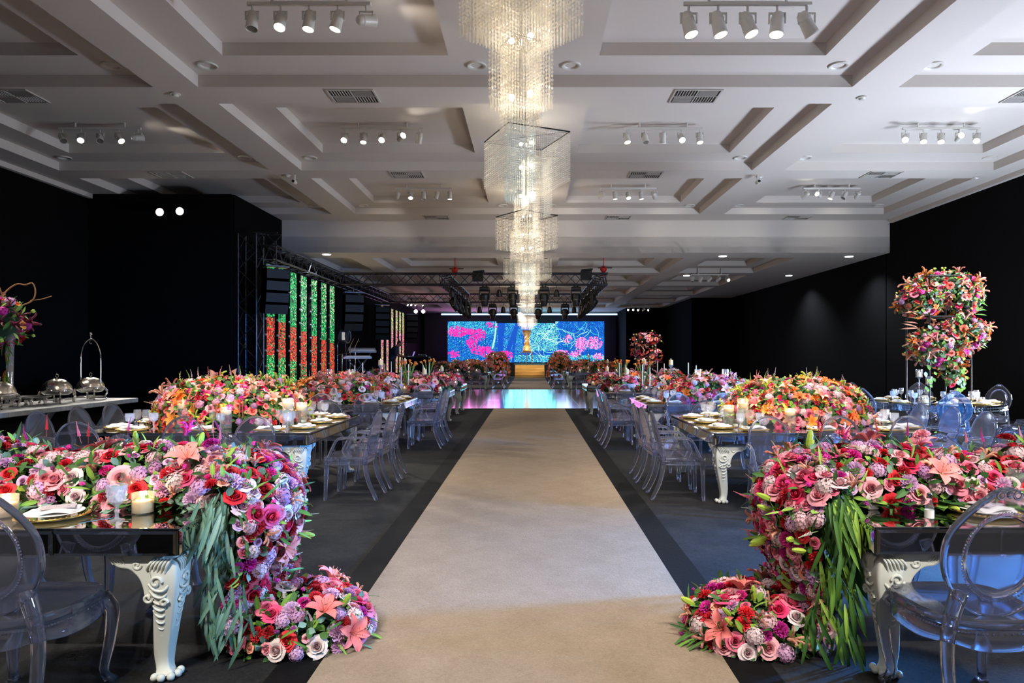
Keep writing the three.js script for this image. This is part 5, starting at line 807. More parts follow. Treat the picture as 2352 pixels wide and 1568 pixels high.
// nearest tables: medallion chairs
medallionChair(-2.30, 3.1, Math.PI, 'clear medallion chair at the near side of the nearest left table, cut by the frame', 'medallion chairs');
medallionChair(1.98, 3.1, Math.PI, 'clear medallion chair with beaded oval back before the nearest right table', 'medallion chairs');
for (const [x, s, w] of [[-2.12, 'left', 'closest to the aisle'], [-2.86, 'left', 'second from the aisle'], [-3.6, 'left', 'third from the aisle'], [2.12, 'right', 'closest to the aisle'], [2.86, 'right', 'second from the aisle'], [3.6, 'right', 'third from the aisle']]) medallionChair(x, 4.46, 0, `clear medallion chair behind the nearest ${s} table, ${w}`, 'medallion chairs');
function single(geo, m, name, label, category, x, d, turn = 0, y = TOP, group) { return place(shade(new THREE.Mesh(geo, m)), name, label, category, [x, y, -d], turn, group); }
function charger(x, d, where) { const ch = new THREE.Group(); part('plate_body', plateGeo, M.goldGlass, ch); part('gilt_rim', plateRim, M.gold, ch); place(ch, 'charger_plate', `gilt rimmed charger plate on the ${where}`, 'plate', [x, TOP, -d], 0); single(dinnerGeo, M.linen, 'dinner_plate', `white dinner plate under the napkin on the ${where}`, 'plate', x, d, 0, TOP + 0.0185); single(napkinGeo, M.linen, 'napkin', `folded white napkin under a menu card on the ${where}`, 'napkin', x, d, R(14), TOP + 0.0245); single(box(0.1, 0.003, 0.15), M.menu, 'menu_card', `grey printed menu card on the napkin of the ${where}`, 'card', x + 0.01, d + 0.015, R(-62), TOP + 0.0525); }
function shaker(x, d, label) { const o = new THREE.Group(); part('bottle', shakerGeo, M.glass, o); part('cap', shakerCap, M.chrome, o); part('paper_label', shakerLabel, M.linen, o); place(o, 'salt_shaker', label, 'shaker', [x, TOP, -d], 0); }
charger(-2.43, 3.47, 'nearest left table'); shaker(-2.58, 3.6, 'tiny glass salt shaker behind the plate on the nearest left table');
place(makeGoblet(), 'crystal_goblet', 'cut crystal goblet beside the plate on the nearest left table', 'glass', [-2.07, TOP, -3.4], 0.3); single(wineGeo, M.glass, 'wine_glass', 'clear wine glass behind the goblet on the nearest left table', 'glass', -2.16, 3.66);
votive(-2.03, 3.56, TOP, 'lit votive candle between goblet and spilling flowers, nearest left table', 0.35, 1.15); votive(-2.7, 3.5, TOP, 'lit votive candle left of the plate on the nearest left table', 0.35, 1.15);
single(forkGeo, M.chrome, 'fork', 'silver fork right of the plate on the nearest left table', 'fork', -2.19, 3.44, R(-35));
charger(2.38, 3.56, 'nearest right table'); { const o = new THREE.Group(); part('bottle', shakerGeo, M.glass, o); part('cap', shakerCap, M.chrome, o); part('paper_label', shakerLabel, M.linen, o); o.scale.set(0.95, 1.55, 0.95); place(o, 'salt_shaker', 'tall little labelled glass bottle at the edge of the nearest right table', 'bottle', [1.98, TOP, -3.37], 0); }
single(forkGeo, M.chrome, 'fork', 'silver fork left of the plate on the nearest right table', 'fork', 2.1, 3.5, R(30));
single(wineGeo, M.glass, 'wine_glass', 'clear wine glass at the back of the nearest right table', 'glass', 2.62, 3.68); place(makeGoblet(), 'crystal_goblet', 'cut crystal goblet on the nearest right table', 'glass', [2.74, TOP, -3.6], 0);
// second and third tables: three places a side
for (const [T, s] of [[L2, 'L'], [R2, 'R']]) { dressTable(T, 'near', 3, true, true, 1, rT, 0.46); dressTable(T, `aisle${s}`, 3, true, true, 1, rT, s === 'L' ? 0.36 : 0.28); dressTable(T, 'far', 3, true, true, 0, rT); dressTable(T, `outer${s}`, 3, true, true, 1, rT); }
for (const [T, s] of [[L3, 'L'], [R3, 'R']]) { dressTable(T, 'near', 3, true, true, 0, rT); dressTable(T, `aisle${s}`, 3, true, true, 0, rT, 0.36); dressTable(T, 'far', 3, true, false, 0, rT); dressTable(T, `outer${s}`, 3, true, false, 0, rT); }
for (const T of [L4, R4, L5, R5]) { dressTable(T, 'near', 4, true, true, 0, rT); dressTable(T, 'far', 4, true, false, 0, rT); }
for (const T of [L6, R6, L7, R7]) { dressTable(T, 'near', 3, true, false, 0, rT); dressTable(T, T === L6 || T === L7 ? 'aisleL' : 'aisleR', 2, true, false, 0, rT); }
// flower mounds
flowerMound('huge mound of pink, orange and magenta flowers on the second left table', -3.7, 8.42, TOP, 0.86, 0.52, 0.74, 420, kitBright, 1, 41, { gap: 0.05, leaves: 210, filler: 1700, tassels: 9, sprigs: 14 });
flowerMound('huge mound of pink, red and orange flowers on the second right table', 3.28, 8.42, TOP, 0.82, 0.5, 0.76, 420, kitBright, 1, 42, { gap: 0.05, leaves: 230, filler: 1700, tassels: 8, sprigs: 14 });
flowerMound('wide coral and red flower mound on the third left table', -3.5, 12.4, TOP, 0.92, 0.4, 0.62, 210, kitCoral, 1, 43, { gap: 0.075, leaves: 110, sprigs: 8, tassels: 5 });
flowerMound('wide coral and red flower mound on the third right table', 3.3, 12.4, TOP, 0.92, 0.4, 0.62, 210, kitCoral, 1, 44, { gap: 0.075, leaves: 120, sprigs: 8, tassels: 4 });
const kitRed = [[12, 'rose', REDS.concat(CORAL), 0.055, 0.075], [10, 'rose', PINKS.concat(PEACH), 0.055, 0.075], [8, 'carnation', REDS.concat(HOT), 0.05, 0.065], [6, 'cluster', WHITE.concat(PINKS), 0.06, 0.08], [4, 'carnation', BURG, 0.05, 0.07]];
const kitDark = [[12, 'carnation', BURG.concat(REDS), 0.06, 0.08], [6, 'rose', BURG, 0.06, 0.075], [4, 'plume', ROSEWOOD, 0.1, 0.14]];
const kitOrange = [[5, 'lily', ORANGE.concat(PEACH), 0.08, 0.11], [9, 'carnation', ORANGE.concat(CORAL), 0.05, 0.07], [6, 'plume', AMBER.concat(ROSEWOOD), 0.07, 0.1], [12, 'rose', PEACH.concat(PINKS, CORAL), 0.05, 0.07], [5, 'cluster', PEACH, 0.07, 0.09]];
const bowls = [[L4, 'fourth left'], [R4, 'fourth right'], [L5, 'fifth left'], [R5, 'fifth right']];
bowls.forEach(([T, w], k) => {
  const mid = (T.d0 + T.d1) / 2, left = k % 2 === 0, xs = left ? [T.x1 - 0.62, T.x1 - 1.5, T.x1 - 2.4] : [T.x0 + 0.62, T.x0 + 1.5, T.x0 + 2.4];
  const names = ['low red and pink bowl of flowers', 'full coral bowl of flowers', 'peach and white bowl of flowers'];
  xs.forEach((x, i) => flowerMound(`${names[i]} on the ${w} table`, x, mid + (i % 2 ? 0.15 : -0.05), TOP, 0.36, 0.3 + 0.05 * i, 0.34, 48, i === 1 ? kitCoral : i ? kitRed.concat(kitCoral) : kitRed, 0, 60 + k * 5 + i, { gap: 0.085, leaves: 26, scale: 1.15 }));
  flowerMound(`dark burgundy bunch at the aisle end of the ${w} table`, left ? T.x1 - 0.3 : T.x0 + 0.34, mid + 0.38, TOP, 0.24, 0.26, 0.22, 26, k < 2 ? kitDark : kitRed, 0, 80 + k, { gap: 0.08, leaves: 16, scale: 1.1 });
  [[0.95, 0.62], [1.12, 0.56], [2.0, 0.66], [2.18, 0.6]].forEach(([o, h], i) => taper(left ? T.x1 - o : T.x0 + o, mid - 0.24, TOP, h, `${ordinal[i]} tall ivory taper candle on the ${w} table`));
  [[0.7, 0.5, 0.52], [1.78, 0.72, 0.62]].forEach(([o, h, z], i) => pillarHolder(left ? T.x1 - o : T.x0 + o, mid + z, TOP, h, `${['shorter', 'taller'][i]} pillar candle on a crystal stem, ${w} table`));
  [[0.22, -0.28], [1.06, -0.12], [1.32, -0.28], [2.85, -0.28]].forEach(([o, z], i) => votive(left ? T.x1 - o : T.x0 + o, mid + z, TOP, `${ordinal[i]} small glowing votive on the ${w} table`, 0, 1.1));
  const c = thing('calla_bouquet', `upright orange calla lilies in a glass vase on the ${w} table`, 'flowers', [left ? T.x1 - 1.12 : T.x0 + 1.12, TOP, -(mid + 0.6)]), r = rng(90 + k);
  part('glass_vase', lathe([[0, 0], [0.06, 0], [0.05, 0.1], [0.07, 0.3], [0.065, 0.3], [0.045, 0.1], [0.05, 0.01], [0, 0.01]], 14), M.glass, c);
  for (let i = 0; i < 9; i++) { const a = i * 2.4, tip = V(Math.cos(a) * 0.17, 0.56 + 0.08 * r(), Math.sin(a) * 0.17); rod('stem', V(0, 0.05, 0), tip, 0.009, stemMat, c); bloom(c, 'calla', ORANGE, 0.06, tip, V(Math.cos(a) * 0.6, 1, Math.sin(a) * 0.6), 0, r); }
});
[[L6, 'sixth left'], [R6, 'sixth right'], [L7, 'seventh left'], [R7, 'seventh right']].forEach(([T, w], k) => {
  const mid = (T.d0 + T.d1) / 2, xs = [0.55, 1.45, 2.3].map((o) => k % 2 ? T.x0 + o : T.x1 - o);
  xs.forEach((x, i) => flowerMound(`${['orange', 'amber and peach', 'rusty red'][i]} autumn flower mound on the ${w} table`, x, mid, TOP, 0.38, 0.5, 0.4, 50, i === 2 ? kitDark.concat(kitOrange) : kitOrange, 0, 120 + k * 4 + i, { gap: 0.08, leaves: 16, scale: 1.1 }));
  pillarHolder(xs[0] + 0.45, mid - 0.5, TOP, 0.85, `tall pillar candle among orange flowers, ${w} table`); pillarHolder(xs[1] + 0.45, mid - 0.6, TOP, 0.6, `medium pillar candle among amber flowers, ${w} table`);
  for (let i = 0; i < 3; i++) votive(xs[i], T.d0 + 0.25, TOP, `${ordinal[i]} glowing votive at the front of the ${w} table`, 0, 1.5);
});
// floating candle vases, candles on the second and third tables
const vaseAt = (px, py, top, d, label, lit) => candleVase((px - 1218) * d / 1560, d, TOP, 1.6 - (top - 815) * d / 1560 - TOP, label, lit);
vaseAt(420, 985, 917, 7.75, 'tall floating candle vase, leftmost on the second left table', 0.5); vaseAt(519, 988, 935, 7.66, 'shorter floating candle vase, second from left on the second left table', 0.5); vaseAt(662, 990, 914, 7.72, 'tall floating candle vase, third from left on the second left table', 0.5); vaseAt(693, 985, 924, 7.98, 'floating candle vase nearest the aisle on the second left table', 0.5);
vaseAt(1674, 985, 930, 7.98, 'floating candle vase nearest the aisle on the second right table', 0.5); vaseAt(1706, 985, 915, 7.85, 'tall floating candle vase, second from the aisle on the second right table', 0.5); vaseAt(1815, 990, 938, 7.66, 'short floating candle vase at the middle of the second right table', 0.5); vaseAt(1940, 985, 920, 7.78, 'tall floating candle vase, outermost on the second right table', 0.5);
[[757, 852, 'left'], [806, 850, 'left'], [1603, 846, 'right'], [1666, 844, 'right']].forEach(([px, top, w], i) => candleVase((px - 1218) * (12.9 - (i % 2) * 0.1) / 1560, 12.9 - (i % 2) * 0.1, TOP, 0.56, `tall glass candle vase behind the flowers of the third ${w} table, ${i % 2 ? 'second' : 'first'}`));
// small candles that top the big mound on the right
[[835, 1730], [870, 1762], [905, 1795], [940, 1848]].forEach(([, px], i) => { const d = 9.25; votive((px - 1218) * d / 1560, d, TOP, `${ordinal[i]} votive along the far edge of the second right table`, 0, 1.0); });

// ---------------------------------------------------------------- the two flower falls of the nearest tables
function flowerFall(sg, label, seed, table) {
  const r = rng(seed), edge = sg < 0 ? 1.68 : 1.66, root = thing('flower_garland', label, 'flowers', [sg * edge, 0, -3.95]);
  const W = (lx, y, d) => V(-sg * lx, y, -(d - 3.95)), q = 2;                 // lx grows from the table end towards the aisle
  const kit = sg < 0 ? kitSoft : kitSoft.map((k) => [k[1] === 'lily' || k[1] === 'plume' ? k[0] * 1.4 : k[0], ...k.slice(1)]);
  const wrap = (f) => (u, v) => { const [p, n] = f(u, v); return [p, n]; };
  const runner = (u, v) => { const lx = lerp(-1.75, 0.04, u), t = lerp(0.0, 0.9, v) * Math.PI, c = Math.cos(t), s = Math.sin(t), h = 0.27 + 0.03 * Math.sin(lx * 6 + seed) + 0.03 * Math.sin(lx * 2.3); return [W(lx, TOP + 0.02 + h * Math.pow(s, 0.8), 3.97 - 0.33 * c), V(0, s, c * 1.1).normalize()]; };
  const prof = [[-0.06, 1.0], [0.1, 1.02], [0.24, 0.93], [0.32, 0.78], [0.31, 0.62], [0.25, 0.46], [0.2, 0.32], [0.2, 0.2]], curve = new THREE.CatmullRomCurve3(prof.map(([a, b]) => V(a, b, 0)));
  const fall = (u, v) => { const p = curve.getPoint(v), T = curve.getTangent(v), e = 2 * u - 1, bulge = 1 - 0.45 * e * e, d = 3.95 + e * 0.42 - 0.02; const n = V(-sg * -T.y, T.x, e * -0.9); return [W(p.x * bulge, p.y - 0.1 * e * e * (v < 0.4 ? 1 : 0.3), d), V(-sg * (-T.y), T.x, -e * 0.8).normalize()]; };
  const pool = (u, v) => { const f = moundSurface(0, 0.0, 0, 0.40, 0.26, 0.34, 0.8)(u, v); return [f[0].clone().add(W(0.36, 0.015, 3.87)), f[1]]; };
  const core = [];
  { const g = new THREE.CylinderGeometry(0.25, 0.25, 1.8, 14, 8, false, 0, Math.PI).rotateZ(Math.PI / 2).rotateY(Math.PI).scale(1, 0.92, 1.08); g.rotateX(Math.PI); g.computeBoundingBox(); const up = g.boundingBox.max.y > 0.1 ? g : g.rotateX(Math.PI); const c = W(-0.89, TOP + 0.005, 3.97); core.push(up.translate(c.x, c.y, c.z)); }
  { const P = new Patches(); P.patch((u, v) => { const [p, n] = fall((u + 1) / 2, v); return p.clone().addScaledVector(n, -0.05).toArray(); }, 10, 14); const g = P.build(); g.deleteAttribute('color'); core.push(g); }
  { const c = W(0.36, 0.0, 3.87); core.push(lumpyDome(0.33, 0.2, 0.28, seed).translate(c.x, c.y, c.z)); }
  part('foliage_core', merge(core), coreMat, root);
  const keep = [];
  plant(root, scatter(runner, 250, 0.053, r, keep), kit, q, r, 1.0); plant(root, scatter(fall, 210, 0.05, r, keep), kit, q, r, 1.0); plant(root, scatter(pool, 130, 0.05, r, keep), kit, q, r, 1.0);
  for (const [f, n] of [[runner, 1300], [fall, 1100], [pool, 800]]) filler(root, f, n, 0.055, sg < 0 ? GREEN.concat(SAGE, DEEP) : GREEN.concat(DEEP), r);
  greens(root, scatter(runner, 170, 0.03, r).map(([p, n]) => [p.addScaledVector(n, 0.03), n]), greensNear, q, r); greens(root, scatter(fall, 80, 0.03, r).map(([p, n]) => [p.addScaledVector(n, 0.03), n]), greensNear, q, r); greens(root, scatter(pool, 55, 0.03, r).map(([p, n]) => [p.addScaledVector(n, 0.02), n]), greensNear, q, r);
  // leaves lying forward on the table top at the foot of the runner
  for (let i = 0; i < 70; i++) { const lx = lerp(-1.1, -0.02, r()), p = W(lx, TOP + 0.012 + 0.03 * r(), 3.66 + 0.06 * r()); leaf(root, pick(r, ['willow', 'eucalyptus', 'leaf']), sg < 0 ? SAGE.concat(DEEP) : GREEN.concat(DEEP), 0.08 + 0.08 * r(), p, V((r() - 0.5) * 1.4, 0.12 * r(), 0.9), UP.clone(), q, r); }
  // long leaves hanging down the near side of the fall
  for (let i = 0; i < 130; i++) { const y = lerp(0.14, 0.9, Math.pow(r(), 0.8)), lx = 0.0 + 0.26 * r() * (0.4 + 0.6 * (1 - y)), d = 3.44 + 0.14 * r() + (sg > 0 ? -0.02 : 0); leaf(root, 'willow', sg < 0 ? SAGE.concat([0x4d7464, 0x5c8272]) : GREEN.concat(DEEP), (0.11 + 0.09 * r()) * (sg > 0 ? 1.2 : 1), W(lx, y, d), V(-sg * (1.1 * r() - 0.6), -1, 0.1 + 0.5 * r()), V(-sg * 0.3, 0.2, 1), q, r); }
  // sprays of leaves on the floor and over the table corner
  for (let i = 0; i < 26; i++) { const a = lerp(-0.6, 0.9, r()); leaf(root, 'willow', sg < 0 ? GREEN.concat(SAGE) : GREEN, 0.16 + 0.09 * r(), W(lerp(sg > 0 ? 0.5 : 0.1, 0.74, r()), 0.03 + 0.06 * r(), 3.66 + 0.22 * r()), V(-sg * (0.6 + 0.5 * r()), -0.12, 0.5 * a), UP.clone(), q, r); }
  for (let i = 0; i < 40; i++) leaf(root, 'willow', sg < 0 ? SAGE : GREEN.concat(LIME), 0.17 + 0.08 * r(), W(0.0 + 0.12 * r(), 0.84 - 0.1 * r(), 3.42 + 0.34 * r()), V(-sg * (0.4 * r() - 0.1), -0.75, 0.55 + 0.3 * r()), V(-sg * 0.5, 0.6, 0.7), q, r);
  // a few stems that stand up out of the runner
  for (let i = 0; i < 16; i++) { const [p, n] = runner(r(), 0.35 + 0.35 * r()); bloom(root, pick(r, ['spike', 'spike', 'carnation', 'plume']), pick(r, [PINKS, REDS, MAGENTA]), 0.05, p.clone().add(V(0, 0.07 + 0.05 * r(), 0)), V((r() - 0.5) * 0.8, 1, (r() - 0.3) * 0.5), q, r); }
  return root;
}
flowerFall(-1, 'long pink and red flower garland tumbling off the nearest left table to the floor', 11);
flowerFall(1, 'leafy pink and peach flower garland tumbling off the nearest right table to the floor', 23);

// ---------------------------------------------------------------- round table with the tall flower stand
{
  const X = 7.2, D = 12.1, t = thing('round_mirror_table', 'round mirrored table with a studded crystal rim beside the black wall', 'table', [X, 0, -D]);
  part('tabletop', cyl(1.08, 1.08, 0.02, 56, 0, TOP - 0.01, 0), M.mirror, t); part('apron', cyl(1.05, 1.05, 0.1, 56, 0, TOP - 0.07, 0), M.mirror, t);
  const st = []; for (let k = 0; k < 2; k++) for (let i = 0; i < 110; i++) { const a = i / 110 * 6.2832; st.push(new THREE.OctahedronGeometry(0.02, 0).translate(Math.cos(a) * 1.055, TOP - 0.045 - k * 0.045, Math.sin(a) * 1.055)); } part('crystal_studs', merge(st), M.crystalClear, t).userData.kind = 'stuff';
  for (let i = 0; i < 4; i++) { const a = R(45 + 90 * i); part('leg', lathe([[0, 0], [0.06, 0], [0.05, 0.06], [0.035, 0.12], [0.05, 0.4], [0.06, 0.65], [0, 0.65]], 14), M.chrome, t, [Math.cos(a) * 0.8, 0, Math.sin(a) * 0.8]); }
  const r = rng(17);
  for (let i = 0; i < 8; i++) { const a = R(22 + 45 * i), turn = Math.PI / 2 - a, px = X + Math.cos(a) * 1.08, pd = D - Math.sin(a) * 1.08, w = ['left of front', 'front', 'front right', 'outer right', 'rear right', 'rear', 'rear left', 'outer left'][i];
    setting(px - 0.02 * Math.cos(a), pd + 0.02 * Math.sin(a), turn, `at the ${w} place of the round table`, 0, r);
    medallionChair(X + Math.cos(a) * 1.5, D - Math.sin(a) * 1.5, turn + Math.PI, `clear medallion chair at the ${w} place of the round table`, 'medallion chairs'); }
  votive(X + 0.02, D - 0.55, TOP, 'glowing votive at the middle of the round table', 0.3, 1.1); votive(X - 0.45, D - 0.5, TOP, 'glowing votive left of the middle on the round table', 0, 1.1); votive(X + 0.6, D - 0.35, TOP, 'glowing votive on the outer side of the round table', 0, 1.1);
  for (const [px, h, w] of [[2111, 0.58, 'taller'], [2134, 0.46, 'shorter']]) { const x = (px - 1218) * 11.75 / 1560, c = thing('hurricane_candle', `${w} stemmed glass hurricane with a candle on the round table`, 'candle holder', [x, TOP, -11.75]); part('glass_stem', lathe([[0, 0], [0.06, 0], [0.05, 0.01], [0.01, 0.03], [0.008, h - 0.17], [0.03, h - 0.14], [0, h - 0.138]], 14), M.glass, c); part('glass_cup', lathe([[0, h - 0.14], [0.055, h - 0.138], [0.057, h], [0.054, h], [0.052, h - 0.13], [0, h - 0.13]], 18), M.glass, c); part('candle', cyl(0.036, 0.036, 0.08, 14, 0, h - 0.085, 0), M.wax, c); part('flame', flameGeo, M.flame, c, [0, h - 0.045, 0]); }
  const s = thing('tall_flower_stand', 'tall black frame stand overflowing with pink, orange and purple flowers', 'flowers', [X + 0.06, TOP, -D]), f = (a, b) => rod('frame_bar', a, b, 0.014, M.blackMetal, s), w = 0.36, H = 2.2;
  for (const [x, z] of [[-w, -w], [w, -w], [w, w], [-w, w]]) f(V(x, 0, z), V(x, H, z)); for (const y of [0.75, 1.5, H]) { f(V(-w, y, w), V(w, y, w)); f(V(-w, y, -w), V(w, y, -w)); f(V(-w, y, -w), V(-w, y, w)); f(V(w, y, -w), V(w, y, w)); }
  const kitTall = [[14, 'rose', HOT.concat(CORAL, PINKS), 0.05, 0.066], [10, 'carnation', REDS, 0.045, 0.056], [3, 'lily', ORANGE, 0.07, 0.09], [6, 'cluster', MAGENTA.concat(LILAC), 0.06, 0.08], [7, 'plume', ROSEWOOD.concat(AMBER), 0.1, 0.15], [6, 'calla', PEACH, 0.055, 0.075], [7, 'globe', LIME, 0.018, 0.024, 0.08]];
  const blob = (cx, cy, cz, a, h, b, n, sd) => { const q = rng(sd), F = (u, v) => { const y = 1 - 2 * v, rr = Math.sqrt(1 - y * y), th = u * 6.2832; return [V(cx + a * rr * Math.cos(th), cy + h * y, cz + b * rr * Math.sin(th)), V(rr * Math.cos(th) / a, y / h, rr * Math.sin(th) / b).normalize()]; }; part('foliage_core', new THREE.IcosahedronGeometry(1, 2).scale(a * 0.62, h * 0.62, b * 0.62).translate(cx, cy, cz), coreMat, s); plant(s, scatter(F, Math.floor(n * 2.2), 0.047, q), kitTall, 1, q, 0.9); filler(s, F, n * 9, 0.085, GREEN.concat(SAGE, DEEP), q); greens(s, scatter(F, Math.floor(n * 0.9), 0.04, q), greensMid.concat([['eucalyptus', SAGE, 0.07, 0.11]]), 1, q, 0.95); };
  blob(0.05, 2.05, 0.1, 0.58, 0.24, 0.34, 60, 301); blob(-0.42, 1.78, 0.18, 0.34, 0.28, 0.28, 44, 302); blob(0.38, 1.82, 0.12, 0.3, 0.24, 0.26, 30, 306); blob(-0.12, 0.98, 0.2, 0.5, 0.32, 0.34, 66, 303); blob(0.33, 1.22, 0.2, 0.36, 0.3, 0.3, 48, 304); blob(0.12, 0.6, 0.2, 0.14, 0.3, 0.14, 12, 305);
  const q = rng(310); for (let i = 0; i < 34; i++) { const side = q() < 0.5 ? -1 : 1; leaf(s, 'willow', side < 0 ? PEACH.concat(ROSEWOOD) : GREEN.concat(SAGE), 0.16 + 0.12 * q(), V(side * 0.5, 1.0 + q() * 1.1, 0.25), V(side * (0.6 + q()), q() - 0.6, 0.2), V(0, 0.3, 1), 1, q); }
  for (let i = 0; i < 60; i++) { const y = 0.25 + 1.3 * q(), x = pick(q, [-0.36, 0.1, 0.2]) + (q() - 0.5) * 0.16; leaf(s, 'eucalyptus', GREEN.concat(SAGE), 0.07 + 0.04 * q(), V(x, y, 0.36 + 0.05 * q()), V(q() - 0.5, -0.8, 0.4), V(0, 0.2, 1), 1, q); }
}
// far dark arrangement on a small table right of the dance floor
{
  const T = table('R8', 4.3, 5.9, 29.2, 30.6, 'small far right table', false), s = thing('tall_flower_stand', 'dark burgundy flower stand against the black wall past the dance floor', 'flowers', [5.1, TOP, -29.9]), q = rng(401);
  for (const [x, z] of [[-0.4, -0.3], [0.4, -0.3], [0.4, 0.3], [-0.4, 0.3]]) rod('frame_bar', V(x, 0, z), V(x, 1.7, z), 0.016, M.blackMetal, s);
  for (const [cx, cy, a, h, n] of [[0.0, 1.55, 0.62, 0.26, 60], [-0.4, 1.0, 0.26, 0.32, 26], [0.32, 0.8, 0.36, 0.3, 36], [-0.05, 0.45, 0.36, 0.24, 24]]) { const F = (u, v) => { const y = 1 - 2 * v, rr = Math.sqrt(1 - y * y), th = u * 6.2832; return [V(cx + a * rr * Math.cos(th), cy + h * y, 0.05 + 0.32 * rr * Math.sin(th)), V(rr * Math.cos(th) / a, y / h, rr * Math.sin(th) / 0.32).normalize()]; }; part('foliage_core', new THREE.IcosahedronGeometry(1, 1).scale(a * 0.6, h * 0.6, 0.2).translate(cx, cy, 0.05), coreMat, s); plant(s, scatter(F, n, 0.09, q), kitDark.concat([[10, 'rose', PINKS.concat(CORAL), 0.05, 0.07], [8, 'globe', WHITE.concat(LIME), 0.022, 0.03, 0.08]]), 0, q, 1.3); greens(s, scatter(F, Math.floor(n * 0.6), 0.05, q), [['willow', ROSEWOOD.concat(BURG), 0.2, 0.34], ['leaf', GREEN, 0.1, 0.14]], 0, q, 1); }
}
// orange flower bushes beside the golden steps
[[-2.3, 'left'], [2.05, 'right']].forEach(([x, w], i) => { const b = flowerMound(`round orange flower bush ${w} of the golden steps`, x, 47.6, 0, 0.85, 1.75, 0.7, 240, kitOrange, 0, 500 + i, { gap: 0.11, leaves: 90, scale: 1.5, leafScale: 1.7 }); flowerMound(`lower rusty flower bush beside the ${w} table near the golden steps`, x * 1.75, 46.2, 0, 0.8, 1.25, 0.7, 120, kitOrange, 0, 510 + i, { gap: 0.12, leaves: 60, scale: 1.5, leafScale: 1.7 }); });

